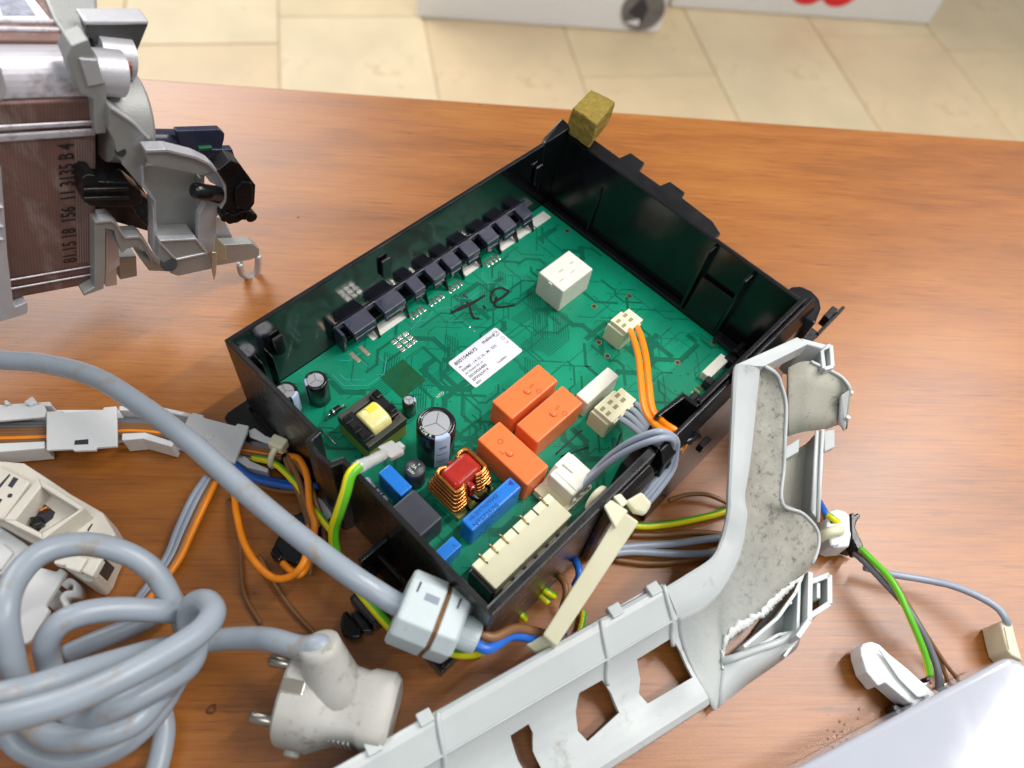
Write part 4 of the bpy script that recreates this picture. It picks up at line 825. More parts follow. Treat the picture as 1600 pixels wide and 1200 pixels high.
la = [mt(x, y, T2 + 1.2) for x, y in ((80, 33), (-60, 34), (-60, -30), (28, -32))]
lbm = MB().prism(la, MT * .3).build('sticker', tag_w, stc, bevel=.2)
lq = [mt(x, y, T2 + 1.6) for x, y in ((56, 24), (4, 24), (-12, -24), (22, -24))]
MB().prism(lq, MT * .05).build('printed_patch', mat('grey_print', srgb(150, 152, 168), .5, var=.35, vscale=420), lbm)
text('81.15 18  156  11 3135 B 4', 7.2, ml(-7.6, 14.0, -.1), MT, -MA, mat('motor_ink', srgb(34, 26, 26), .5), stc, sx=.745, extrude=.1)
# left end shield edge
mpoly([(-60, 235), (2, 262), (7, 330), (12, 400), (21, 474), (24, 480), (41, 473), (44, 478), (43, 490), (0, 503), (-60, 515)], -3, 40, 'end_shield', alu_light, .8)
mpoly([(-40, 92), (2, 106), (11, 138), (10, 148), (2, 158), (-40, 160)], -4, 16, 'end_shield_lug', alu_light, 1.5)
for yy in (322, 352, 372): mpoly([(-30, yy), (6, yy + 2), (7, yy + 5), (-30, yy + 4)], -4.2, 2, 'shield_rib', alu_light, .3)
# right end shield: top strap, boss, side plate
tp = [mt(x, y, T2 + 2.6) for x, y in ((58, -30), (150, -30), (152, 14), (136, 24), (138, 62), (128, 68), (112, 70), (84, 30))]
MB().prism(tp, -MT * 16).build('shield_strap', alu, MO, bevel=1)
mpoly([(112, 72), (138, 62), (141, 70), (150, 95), (166, 132), (168, 178), (166, 208), (150, 210), (147, 190), (146, 156), (128, 148), (118, 128), (104, 90)], -4, 8, 'shield_plate', alu, .9)
mpoly([(124, 92), (152, 94), (164, 130), (138, 136)], -4.8, 3, 'shield_pad', alu_light, 1)
c0 = mp(162, 113, 4); c1 = mp(188, 115, 4); ax = (c1 - c0).normalized()
MB().tube([c0 - ax * 4, c0, c1, c1 + ax * .5], [7.6, 7.9, 7.9, 6.8], 28).build('boss', alu_light, MO, smooth=True, es=35)
c2 = mp(160, 88, 12); MB().cyl(c2 - ax * 2, c2 + ax * 9, 7.5, n=28).build('boss_ring', alu_light, MO, smooth=True, es=35)
MB().cyl(c1 + ax * 1 + MN * 4, c1 + ax * 3.6 + MN * 4, 5, n=20).build('coil_edge', mat('copper_brown', srgb(120, 66, 48), .4, metal=.4), MO)
# lug plate at the top
lg = mpoly([(134, 39), (232, 38), (213, 84), (186, 86), (178, 76), (152, 70), (140, 58)], 12, 7, 'mounting_lug', dark_cast, .5)
la_, lb_ = mp(132, 38, 11.6), mp(233, 37, 11.6); MB().hexa([la_ - MT * .6, lb_ - MT * .6, lb_ + MN * 8 - MT * .6, la_ + MN * 8 - MT * .6], [la_ + MT * 1, lb_ + MT * 1, lb_ + MN * 8 + MT * 1, la_ + MN * 8 + MT * 1]).build('lug_top', alu_light, lg, bevel=.7)
mpoly([(186, 86), (207, 86), (206, 118), (196, 124), (188, 110)], 17, 6, 'lug_web', alu, .8)
# round bearing flange
fc = mp(196, 180, 10)
MB().tube([fc - MA * 10, fc - MA * 2, fc + MA * 3, fc + MA * 4.5], [16, 17.5, 17.5, 15.5], 48).build('bearing_flange', alu, MO, smooth=True, es=35)
mpoly([(166, 140), (188, 140), (200, 160), (206, 180), (198, 196), (176, 176)], 4, 10, 'flange_web', alu_light, 1.2)
# diagonal arm and terminal bracket
Zm = zm(80, 120, 3.53)
def mz(pts, d, th, name, m, bev=.8, par=None): return mpoly([Zm(*q) for q in pts], d, th, name, m, bev, par)
arm = mz([(320, 165), (345, 180), (450, 250), (545, 340), (570, 400), (520, 420), (505, 620), (440, 540), (370, 450), (345, 350), (320, 300)], -7, 7, 'arm', alu, 1)
MB().cyl(mp(*Zm(382, 412), -7.2), mp(*Zm(382, 412), -6), 1.9, n=18).build('rivet_hole', black_dull, arm)
mz([(235, 200), (245, 310), (330, 325), (365, 450), (500, 610), (560, 700), (565, 860), (350, 800), (240, 790)], 10, 2, 'dark_interior', black_dull, .3)
bk = mz([(515, 400), (640, 400), (800, 440), (880, 480), (905, 520), (830, 545), (540, 485)], -12, 4, 'terminal_bracket', alu, 1)
mz([(500, 500), (540, 485), (700, 495), (850, 535), (840, 700), (820, 900), (600, 905), (570, 960), (572, 680), (500, 600)], -3, 2.5, 'bracket_back', alu, .6, bk)
mz([(835, 530), (890, 505), (940, 545), (972, 610), (975, 680), (950, 735), (915, 770), (905, 960), (860, 975), (810, 900), (815, 760), (850, 700), (915, 690), (930, 650), (915, 600), (880, 585)], -11, 3, 'bracket_eye', alu_light, .8, bk)
mz([(560, 680), (600, 905), (585, 1000), (565, 960)], -9, 6, 'bracket_side', alu_light, .6, bk)
lw = mz([(600, 905), (800, 895), (865, 975), (885, 1060), (700, 1100), (660, 1085), (590, 990)], -13, 10, 'foot_block', alu, 1.2, bk)
MB().cyl(mp(*Zm(648, 1030), -14), mp(*Zm(648, 1030), -12), 3.4, n=18).build('screw_hole', black_dull, bk)
ft = mz([(880, 950), (905, 930), (1110, 920), (1148, 950), (1150, 985), (1100, 1010), (900, 1045), (885, 1060)], -2, 5, 'foot', alu, 1.2)
lpp = [mp(*Zm(*q), -1) for q in ((1040, 1030), (1050, 1080), (1090, 1105), (1125, 1100), (1140, 1050), (1142, 985))]
MB().tube(spline(lpp, 6), 1.7, 10).build('foot_loop', alu_light, ft, smooth=True)
sp_ = mz([(905, 880), (965, 940), (968, 1010), (950, 1015), (910, 985)], -15, 1, 'spade_terminal', mat('brass_tin', srgb(190, 186, 164), .35, metal=.6), .3)
mz([(890, 970), (915, 970), (912, 1080), (900, 1125), (888, 1070)], -16, 1, 'spade_terminal', MATS['brass_tin'], .3)
mz([(520, 1000), (600, 1040), (690, 1060), (640, 1075), (540, 1070), (480, 990)], -4, 10, 'web', alu, .8)
mz([(890, 770), (950, 780), (1000, 880), (1010, 930), (900, 940)], 4, 5, 'web', alu_light, .8)
def mband(pts, w_, d0, th, name, m, par=None):      # thin cast rim following a line, w_ pixels wide
    b = MB()
    for p, q in zip(pts, pts[1:]):
        l_ = math.hypot(q[0] - p[0], q[1] - p[1]); nx, ny = -(q[1] - p[1]) / l_ * w_ / 2, (q[0] - p[0]) / l_ * w_ / 2
        b.prism([mp(*Zm(p[0] + nx, p[1] + ny), d0), mp(*Zm(q[0] + nx, q[1] + ny), d0), mp(*Zm(q[0] - nx, q[1] - ny), d0), mp(*Zm(p[0] - nx, p[1] - ny), d0)], MN * th)
    return b.build(name, m, par or MO, bevel=.2)
mband([(520, 412), (640, 408), (795, 446), (870, 482), (925, 535), (958, 600), (962, 680), (940, 730)], 16, -13.4, 5, 'cast_rim', alu_light, bk)  # lighter aluminium paints the lit edge into the cast rims
mband([(505, 500), (508, 605), (572, 684), (574, 965)], 14, -8, 5, 'cast_rim', alu_light, bk)
mband([(598, 908), (800, 898), (862, 975), (690, 1012), (598, 915)], 10, -13.6, 3, 'cast_rim', alu_light, bk)
mband([(822, 560), (820, 740), (802, 895)], 12, -6, 4, 'cast_rim', alu, bk)
mband([(335, 178), (450, 255), (545, 345)], 12, -8, 3, 'cast_rim', alu_light)
mband([(242, 805), (335, 796), (362, 815), (408, 890), (488, 884), (515, 905), (568, 1000)], 12, -6, 4, 'cast_rim', alu_light)
# connectors
cn = mz([(170, 560), (200, 540), (240, 545), (260, 580), (430, 585), (500, 640), (500, 700), (430, 720), (220, 715), (180, 690)], -8, 8, 'plug_connector', black_dull, 1.2)
for yy in (620, 668): mz([(180, yy), (430, yy - 6), (430, yy + 12), (185, yy + 14)], -9.2, 2, 'connector_rib', black_dull, .4, cn)
mz([(430, 600), (560, 700), (560, 850), (500, 800), (430, 700)], -4, 6, 'connector_step', black_dull, .6, cn)
a0, a1 = mp(*Zm(540, 350), 6), mp(*Zm(800, 350), 6); sx_ = (a1 - a0).normalized()
sen = MB().cyl(a0, a1, 4.4, n=24).build('sensor_lead', navy, MO, smooth=True, es=35)
pb = mp(*Zm(690, 355), 6); MB().cyl(pb - sx_ * .8, pb + sx_ * .8, 4.6, n=24).build('sensor_band', tin, sen)
mz([(445, 230), (480, 228), (548, 320), (560, 400), (520, 360)], 4, 5, 'sensor_arm', navy, .5, sen)
mz([(690, 300), (930, 292), (958, 315), (955, 345), (940, 400), (720, 405)], 1, 3, 'sensor_head', navy, .8, sen)
mz([(820, 405), (1000, 400), (1012, 440), (880, 480), (820, 450)], 0, 3, 'sensor_head', navy, .6, sen); mz([(815, 395), (890, 388), (890, 408), (815, 410)], -.4, 2, 'green_seal', mat('green_seal', srgb(24, 90, 60), .5), .3, sen)
q0, q1 = mp(*Zm(775, 622), -12), mp(*Zm(925, 652), -12)
pn = MB().tube([q0, q0 + (q1 - q0) * .06, q0 + (q1 - q0) * .15, q1], [1.6, 2.8, 3.4, 3.6], 20).build('locating_pin', black_dull, MO, smooth=True)
hd = mz([(915, 520), (990, 462), (1040, 480), (1105, 570), (1128, 600), (1122, 700), (1090, 745), (1000, 775), (930, 755), (970, 690), (975, 610)], -14, 7, 'socket_head', black_dull, 1.0)
mz([(1020, 620), (1060, 580), (1110, 590), (1115, 680), (1070, 730), (1020, 720)], -15.4, 3, 'socket_mouth', black_dull, .8, hd)
for k in range(6):
    x, y = 960 + k * 28, 765 + 12 * math.sin(k * 1.3); p = mp(*Zm(x, y), -14); MB().cyl(p - MN * 1.4, p + MN * 4, 2.6, 2.2, 10).build('socket_tooth', black_gloss, hd, bevel=.3)
# lower right shield corner
mz([(240, 800), (335, 790), (360, 810), (410, 885), (490, 880), (515, 900), (570, 1000), (560, 1035), (500, 930), (420, 950), (390, 975), (360, 900), (350, 850), (300, 840), (298, 1080), (290, 1170), (180, 1210), (178, 1195), (240, 1160)], -5, 7, 'shield_corner', alu, .8)
mz([(300, 840), (350, 850), (375, 960), (380, 1040), (300, 1100)], 0, 10, 'web', alu_light, .8); mz([(300, 1040), (360, 1020), (365, 1150), (300, 1160)], 3, 12, 'boss_block', alu_light, .8)
mz([(370, 1000), (470, 990), (475, 1100), (380, 1120)], 6, 10, 'boss_block', alu, .8)
# ------------------------------------------------------------------ white wire duct on the left
DU = thing('wire_duct', 'white plastic wire duct with clip-on covers carrying brown wires', 'wire duct', (-228, 30, 0))
slab([(-60, 640), (75, 640), (190, 640), (290, 655), (385, 668), (425, 690), (420, 712), (362, 722), (280, 702), (190, 690), (0, 705), (-60, 708)], .2, 2).build('duct_base', white_pl, DU, bevel=.4)
for pl in ([(-60, 634), (0, 632), (78, 627), (80, 634), (0, 640), (-60, 642)], [(185, 634), (250, 635), (300, 646), (298, 652), (250, 642), (185, 641)], [(-60, 694), (0, 692), (70, 689), (70, 700), (0, 706), (-60, 708)], [(190, 677), (226, 675), (272, 690), (268, 698), (222, 685), (190, 688)]):
    slab(pl, 1.6, 12).build('duct_wall', white_pl, DU, bevel=.5)
p1 = slab([(72, 643), (97, 641), (98, 645), (160, 640), (161, 636), (182, 634), (183, 697), (150, 699), (150, 703), (115, 704), (112, 701), (72, 703)], 12.4, 14.2).build('cover', white_pl, DU, bevel=.5)
slab([(117, 688), (138, 686), (138, 694), (116, 695)], 14.25, 14.3).build('cover_slot', ink, p1)
slab([(-60, 645), (0, 638), (68, 631), (72, 640), (69, 651), (0, 657), (-60, 662)], 12.2, 14).build('cover', white_pl, DU, bevel=.5)
slab([(36, 628), (50, 618), (58, 628), (46, 633)], 8, 16).build('cover_peg', white_pl, DU, bevel=.6); slab([(5, 627), (10, 624), (16, 630), (8, 632)], 8, 14).build('cover_peg', white_pl, DU, bevel=.5)
p2 = slab([(295, 648), (302, 644), (318, 648), (318, 652), (368, 665), (371, 661), (389, 665), (386, 676), (366, 724), (340, 711), (330, 700), (285, 668)], 12.4, 14.2).build('cover', white_pl, DU, bevel=.5)
for x, y in ((326, 681), (346, 708)): MB().cyl(at(x, y, 14.2), at(x, y, 14.2) + UP * .5, 2.2, 2.0, 18).build('cover_stud', white_pl, p2, bevel=.2)
slab([(388, 672), (398, 668), (414, 680), (440, 690), (438, 700), (410, 690), (390, 682)], 6, 10).build('end_arm', white_pl, DU, bevel=.5); slab([(366, 716), (382, 712), (392, 720), (420, 732), (418, 738), (386, 730)], 4, 9).build('end_arm', white_pl, DU, bevel=.5)
HA = thing('wiring_harness', 'bundle of brown, orange, blue and green-yellow wires leaving the white duct', 'wire harness', (-215, -20, 0))
for k in range(7):
    o = k * 4.6; m = [W_dg, W_dg, W_br, W_br, W_br, W_or, W_br][k]
    wire([(-60, 664 + o, 6), (40, 662 + o, 6.5), (130, 660 + o * .9, 6.5), (200, 657 + o * .75, 6), (260, 663 + o * .7, 6), (330, 681 + o * .65, 6.5), (400, 694 + o * .6, 8), (440, 706 + o * .35, 10)], 1.25, m, HA)
tie = thing('cable_tie', 'cream nylon cable tie around the wires by the white duct', 'cable tie', at(438, 712, 0)[:])
tc_ = at(436, 708, 13); td_ = (at(450, 716, 12) - at(400, 694, 10)).normalized(); tl_ = td_.cross(UP).normalized()
MB().tube([tc_ + (tl_ * math.cos(a) + UP * math.sin(a)) * 6 for a in [6.2832 * k / 28 for k in range(29)]], 1.3, 8, caps=False).build('strap', cream, tie, smooth=True)
seg_box(tc_ + UP * 6 - tl_ * 4, tc_ + UP * 6 + tl_ * 1.5, td_ * 3.6, UP * 3).build('tie_head', cream, tie, bevel=1)
wire([(365, 722, 7), (385, 740, 6), (420, 750, 6), (470, 757, 8), (510, 760, 10)], 1.4, W_bl, HA); wire([(370, 730, 9), (395, 747, 9), (430, 756, 9), (480, 764, 10)], 1.4, W_bl, HA); wire([(385, 750, 4), (430, 766, 4), (480, 768, 5)], 1.1, W_br, HA)
wire([(446, 716, 14), (455, 745, 16), (470, 780, 16), (482, 820, 13), (488, 860, 8), (484, 900, 5)], 1.15, W_br, HA)
wire([(450, 714, 15), (465, 745, 19), (477, 785, 20), (490, 830, 16), (500, 860, 10), (515, 885, 5)], 1.15, W_br, HA); wire([(455, 713, 15), (478, 745, 19), (492, 780, 20), (505, 820, 15), (508, 860, 8)], 1.15, W_br, HA)
wire([(452, 712, 13), (468, 718, 20), (480, 745, 22), (484, 790, 22), (492, 820, 20), (487, 850, 16), (482, 880, 14), (468, 898, 15), (455, 892, 14), (442, 880, 10)], 1.4, W_or, HA)
wire([(366, 770, 5), (369, 800, 7), (380, 845, 10), (400, 880, 13), (428, 903, 15), (455, 900, 18), (474, 880, 22), (482, 850, 20), (484, 820, 14)], 1.45, W_or, HA)
wire([(395, 715, 8), (425, 722, 12), (446, 738, 15), (470, 765, 17), (495, 800, 18), (520, 832, 20)], 1.5, W_yg, HA)
for o, m in ((0, W_gr), (8, W_gr), (15, W_br), (21, W_or)):
    wire([(322 + o * .7, 745 + o * .4, 5), (300 + o, 778 + o * .4, 6), (278 + o, 825 + o * .4, 5), (262 + o * .9, 866 + o * .3, 4), (238 + o * .8, 905 + o * .2, 3.5), (212 + o * .8, 940, 3)], 1.35, m, HA)
wire([(357, 780, 2), (372, 825, 2), (377, 880, 2), (383, 930, 2), (408, 975, 1.6)], .8, W_br, HA); wire([(404, 868, 4), (425, 905, 3), (455, 950, 2), (492, 990, 1.6)], .9, W_br, HA)
EW = thing('earth_wire', 'green-yellow earth wire with clear sleeved spade terminal over the tray wall', 'wire', at(520, 850, 0)[:])
wire([(562, 728, 62), (548, 742, 62), (540, 770, 58), (530, 800, 50), (522, 825, 40), (522, 850, 32), (532, 880, 26), (556, 915, 20), (580, 945, 16), (606, 975, 12), (640, 1010, 6)], 2.0, W_yg, EW)
e0, e1 = at(556, 732, 62), at(600, 710, 54); ed = (e1 - e0).normalized()
MB().tube([e0, e0 + ed * 2, e0.lerp(e1, .5), e1, e1 + ed * 1], [2.3, 2.5, 2.1, 2.2, 1.6], 14).build('clear_sleeve', clear_pl, EW, smooth=True)
el = ed.cross(UP).normalized(); seg_box(e1, e1 + ed * 8.5, el * 3.5, UP * 1.9).build('spade_housing', clear_pl, EW, bevel=.8)
seg_box(e1 + ed * 1.2, e1 + ed * 7.6, el * 2.7, UP * .7).build('spade', tin, EW, bevel=.2); seg_box(e1 + ed * 8.4, e1 + ed * 11, el * 1.6 , UP * 1.6).build('housing_tip', clear_pl, EW, bevel=.5)
# black connector lying by the harness
BC = thing('black_connector', 'small black plug connector with white tag under the orange wire loop', 'connector', at(460, 850, 0)[:])
slab([(420, 866), (448, 808), (486, 792), (512, 820), (505, 862), (462, 884)], .5, 9).build('connector_body', black_gloss, BC, bevel=1.2)
slab([(497, 776), (518, 794), (518, 806), (508, 812), (499, 800)], 8, 10).build('white_tag', white_pl, BC, bevel=.4); slab([(497, 808), (503, 812), (500, 822), (496, 824)], 9.2, 10).build('white_tag', white_pl, BC, bevel=.3)
slab([(424, 862), (432, 852), (442, 868), (436, 876)], 8.6, 10).build('latch', black_gloss, BC, bevel=.5)
BK = thing('black_clip', 'black plastic clip with pointed tip beside the grey cord grip', 'clip', at(565, 965, 0)[:])
Gz = zm(520, 840, 5.455)
slab([Gz(*q) for q in ((140, 510), (185, 465), (300, 560), (430, 690), (345, 750), (240, 640))], 1, 11).build('clip_frame', black_dull, BK, bevel=.5)
slab([Gz(*q) for q in ((165, 520), (190, 500), (370, 690), (345, 715), (240, 610))], 11.02, 11.1).build('clip_hollow', ink, BK)
slab([Gz(*q) for q in ((60, 740), (75, 650), (110, 612), (235, 760), (250, 850), (160, 862), (80, 830))], 1, 8).build('clip_tip', black_gloss, BK, bevel=1.4)
slab([Gz(*q) for q in ((150, 640), (200, 620), (300, 720), (340, 800), (250, 800))], 1, 7).build('clip_stem', black_dull, BK, bevel=.6)
# ------------------------------------------------------------------ wires on the board
OW = thing('orange_wires', 'two orange wires from the small cream connector over the board to the tray edge', 'wires', (-38, -90, 16))
for k, (dx, dy) in enumerate(((0, 0), (12, -4))):
    wire([(983 + dx, 514 + dy, 28), (990 + dx, 530 + dy, 34), (998 + dx, 560, 42), (1002 + dx, 600, 48), (1008 + dx, 640, 52), (1024 + dx, 664 - k * 4, 54), (1046 + dx, 678 - k * 3, 54), (1058 + dx, 690, 48), (1060, 708, 40)], 1.45, W_or, OW)
GW = thing('grey_wires', 'grey wires from two cream connectors looping over the tray edge into the duct', 'wires', (-80, -120, 16))
for k in range(4):
    sx = 966 + k * 8.4; sy = 652 - k * 7.2
    wire([(sx, sy, 27), (sx + 10, sy + 6, 31), (990 + k * 6, 668 - k * 7, 36), (1010 + k * 4, 684 - k * 4, 44), (1030 + k * 3, 695 - k * 3, 46), (1040 + k * 2, 706, 42), (1038, 722 + k * 2, 34)], 1.35, W_gr, GW)
for k, (o_, z_) in enumerate(((0, 0), (12, -1), (5, -4))):
    wire([(906 + o_ * .5, 766 - o_ * .9, 27), (920 + o_ * .5, 751 - o_, 32), (950 + o_ * .3, 724 - o_, 44 + z_), (985, 702 - o_, 54 + z_), (1020, 688 - o_, 61 + z_), (1040 - o_ * .2, 684 - o_ * .7, 61 + z_), (1051 + o_ * .4, 689 - o_ * .2, 57 + z_), (1049 + o_ * .6, 706, 49), (1040 + o_ * .9, 730 + o_ * .3, 42), (1018 + o_ * .9, 760 + o_ * .5, 37), (996 + o_ * .8, 786 + o_ * .6, 33)], 1.35, W_gr, GW)
wire([(1064, 700, 50), (1052, 725, 42), (1030, 756, 36), (1004, 786, 32)], 1.2, W_br, GW)
# ------------------------------------------------------------------ cream lever and tie
CL = thing('cable_strap', 'long cream nylon strap hooked over the tray edge, reaching the grey trim', 'strap', at(900, 930, 0)[:])
ctop = [(880 / 4.616 + 780, 70 / 4.616 + 780, 62), (1010 / 4.616 + 780, 162 / 4.616 + 780, 60), (412 / 4.616 + 780, 1062 / 4.616 + 780, 34), (314 / 4.616 + 780, 976 / 4.616 + 780, 36)]
tq = P(ctop); cr = (tq[1] - tq[0]).normalized(); 
MB().hexa([p - UP * 5 for p in tq], tq).build('strap_bar', cream, CL, bevel=.6)
f_ = P([(822, 1007, 28), (848, 992, 30), (880, 1010, 26), (840, 1021, 24)]); MB().hexa([p - UP * 4 for p in f_], f_).build('strap_foot', cream, CL, bevel=.5)
nk = P([(944, 790, 62.5), (955, 780, 62.5), (982, 798, 63), (962, 826, 60)]); MB().hexa([p - UP * 1.6 for p in nk], nk).build('strap_neck', cream, CL, bevel=.5)
rg = at(932, 780, 36); MB().tube([rg + Vector((math.cos(a) * 4.2, .4 * math.sin(a), math.sin(a) * 5.6)) for a in [6.2832 * k / 24 for k in range(25)]], 1.7, 8, caps=False).build('strap_ring', cream, CL, smooth=True)
fl_ = P([(977, 782, 61), (1003, 767, 62), (1020, 786, 60), (1008, 804, 58), (990, 800, 58)]); MB().prism(fl_, (0, 0, -2.5)).build('strap_flap', cream, CL, bevel=1.2)
st_ = P([(958, 775, 61), (970, 770, 61), (982, 784, 61), (972, 792, 61)]); MB().prism(st_, (0, 0, -2)).build('strap_stub', cream, CL, bevel=.6)
# ------------------------------------------------------------------ wires running under the trim
RH = thing('wiring_harness', 'grey, brown and green-yellow wires running from the tray under the trim', 'wire harness', at(1060, 840, 0)[:])
wire([(960, 812, 6), (1000, 822, 4), (1050, 818, 3), (1110, 806, 4), (1150, 795, 5), (1230, 790, 8), (1280, 800, 10)], 1.6, W_yg, RH)
for y0, y1, m in ((854, 845, W_gr), (862, 868, W_gr)): wire([(940, y0 + 6, 7), (985, y0, 5), (1050, (y0 + y1) / 2, 4), (1110, y1 - 3, 4), (1180, y1 - 10, 4), (1260, 830, 8)], 1.7, m, RH)
for pts in ([(985, 836, 2), (1030, 836, 2), (1090, 832, 2), (1160, 838, 2)], [(960, 874, 2), (1010, 880, 2), (1060, 878, 2), (1120, 868, 2)]): wire(pts, 1.2, W_br, RH)
wire([(1045, 782, 3), (1075, 773, 4), (1105, 773, 5), (1135, 785, 4), (1170, 800, 3)], 1.0, W_br, RH)
# stub ends under the tray edge
SW = thing('stub_wires', 'short blue, brown and green-yellow wire ends under the near tray edge', 'wires', at(870, 930, 0)[:])
wire([(895, 868, 8), (903, 885, 12), (905, 900, 12), (898, 915, 8)], 1.6, W_bl, SW); wire([(872, 898, 8), (882, 912, 11), (884, 930, 10), (878, 952, 5)], 1.4, W_br, SW)
wire([(840, 920, 4), (846, 930, 6), (857, 942, 5)], 1.6, W_yg, SW); wire([(846, 918, 8), (856, 926, 9), (867, 932, 7)], 1.5, W_yg, SW); wire([(808, 954, 4), (815, 961, 5), (821, 968, 3)], 1.4, W_yg, SW); wire([(912, 955, 3), (910, 972, 3), (905, 990, 3)], 1.4, W_yg, SW)
# ------------------------------------------------------------------ right-hand connector, wires, hook lever, socket
RC = thing('white_connector', 'small white connector with black clip and cream tie beside the grey trim', 'connector', at(1305, 830, 0)[:])
Ez = zm(1200, 770, 5.714)
slab([Ez(*q) for q in ((520, 290), (540, 160), (620, 140), (690, 160), (735, 200), (740, 340), (750, 365), (730, 480), (620, 490), (560, 470))], 3, 15).build('connector_body', white_pl, RC, bevel=1)
slab([Ez(*q) for q in ((540, 190), (620, 235), (625, 270), (560, 275))], 15.02, 15.1).build('connector_slot', ink, RC)
for y in (340, 470): slab([Ez(*q) for q in ((580, y), (628, y - 14), (630, y + 8), (584, y + 22))], 15.02, 15.1).build('connector_slot', MATS['recess_grey'], RC)
slab([Ez(*q) for q in ((738, 180), (765, 178), (775, 200), (805, 178), (828, 205), (790, 260), (780, 310), (855, 470), (840, 525), (810, 525), (745, 400))], 6, 14).build('clip', black_dull, RC, bevel=.5)
slab([Ez(*q) for q in ((640, 500), (740, 480), (820, 530), (740, 530))], 2, 7).build('clip', black_dull, RC, bevel=.4)
ec = at(*Ez(520, 400), 10); MB().tube([ec + Vector((.55 * math.cos(a) * 8, -.84 * math.cos(a) * 3, math.sin(a) * 8)) for a in [6.2832 * k / 24 for k in range(25)]], 2.2, 10, caps=False).build('tie', cream, RC, smooth=True)
RW_ = thing('lead_wires', 'grey, brown and green-yellow wires curving from the white connector to the white panel', 'wires', at(1400, 930, 0)[:])
Dz = zm(1200, 760, 2.7275)
def dw(pts, r, m): wire([(*Dz(a, b_), z) for a, b_, z in pts], r, m, RW_, ph=-1.9)
dw([(395, 265, 14), (440, 310, 17), (500, 370, 19), (550, 440, 20), (595, 535, 19), (640, 640, 16), (670, 720, 13), (690, 805, 9)], 1.4, W_yg)
dw([(370, 285, 10), (420, 330, 14), (500, 415, 16), (570, 490, 16), (640, 590, 15), (690, 690, 12), (725, 790, 9), (728, 870, 6)], 1.4, W_dg)
dw([(385, 275, 14), (520, 380, 17), (580, 470, 16), (650, 590, 13), (700, 670, 9), (760, 760, 6), (815, 830, 4)], .8, W_br); dw([(640, 590, 11), (690, 680, 8), (735, 750, 5), (768, 835, 3)], .8, W_br)
dw([(410, 345, 8), (480, 365, 8), (560, 380, 9), (680, 400, 10), (790, 425, 12), (900, 470, 14), (980, 520, 15), (1015, 570, 14), (1022, 600, 10)], 1.5, W_gr)
wire([(*Ez(455, 80), 8), (*Ez(490, 140), 12), (*Ez(520, 200), 13), (*Ez(530, 260), 11)], 1.5, W_bl, RW_); wire([(*Ez(450, 120), 6), (*Ez(480, 190), 10), (*Ez(500, 250), 9)], 1.5, W_or, RW_); wire([(*Ez(535, 200), 15), (*Ez(580, 230), 16), (*Ez(620, 262), 14)], 1.5, W_yg, RW_)
HK = thing('white_hook_lever', 'white plastic hook lever lying in front of the glossy white panel', 'plastic lever', at(1400, 1045, 0)[:])
outl = [Dz(*q) for q in ((395, 690), (405, 670), (440, 660), (475, 672), (520, 715), (600, 780), (710, 880), (640, 935), (600, 920), (530, 860), (500, 835), (470, 850), (420, 790), (398, 720))]
slab(outl, 3, 12).build('lever_body', white_pl, HK, bevel=.6)
slab([Dz(*q) for q in ((470, 690), (510, 718), (640, 840), (690, 890), (640, 900), (560, 820))], 13.02, 14).build('lever_rib', white_pl, HK, bevel=.4)
slab([Dz(*q) for q in ((530, 935), (545, 925), (600, 925), (600, 940), (560, 960), (535, 958))], 1, 7).build('lever_foot', black_dull, HK, bevel=.5)
SK = thing('beige_socket', 'small beige wire socket standing at the corner of the glossy white panel', 'connector', at(1580, 985, 0)[:])
slab([Dz(*q) for q in ((990, 575), (1005, 570), (1042, 575), (1060, 650), (1088, 745), (1040, 720), (1022, 700), (1005, 640))], .5, 13).build('socket_body', mat('beige_plastic', srgb(206, 198, 172), .45, var=.08), SK, bevel=.8)
slab([Dz(*q) for q in ((1008, 600), (1020, 598), (1040, 690), (1028, 695))], 13.02, 13.4).build('socket_rib', MATS['beige_plastic'], SK, bevel=.2)
TS = thing('small_terminal', 'tiny metal terminals and dark plug at the wire ends by the white panel', 'terminal', at(1455, 1065, 0)[:])
slab([Dz(*q) for q in ((672, 815), (690, 805), (698, 820), (680, 835))], 2, 9).build('plug_tip', black_dull, TS, bevel=.4)
slab([Dz(*q) for q in ((745, 838), (790, 832), (805, 846), (760, 862))], 1, 6).build('metal_tab', tin, TS, bevel=.3); slab([Dz(*q) for q in ((650, 830), (690, 820), (700, 840), (665, 850))], 1, 5).build('metal_tab', tin, TS, bevel=.3)
WPL = thing('enamel_sheet', 'glossy white enamel panel lying across the near corner of the table', 'panel', at(1540, 1150, 0)[:])
pc0 = at(1584, 1021, 24); pd = Vector((-.923, .384, 0)); pq = Vector((-.384, -.923, 0))
crn = [pc0 + pd * 3, pc0 + pd * 260, pc0 + pd * 260 + pq * 170, pc0 - pd * 40 + pq * 170, pc0 - pd * 3 + pq * 9, pc0 - pd * 1 + pq * 3]
MB().prism([Vector((v.x, v.y, .4)) for v in crn], (0, 0, 23.6)).build('panel_shell', white_gloss, WPL, bevel=2.2, seg=4)
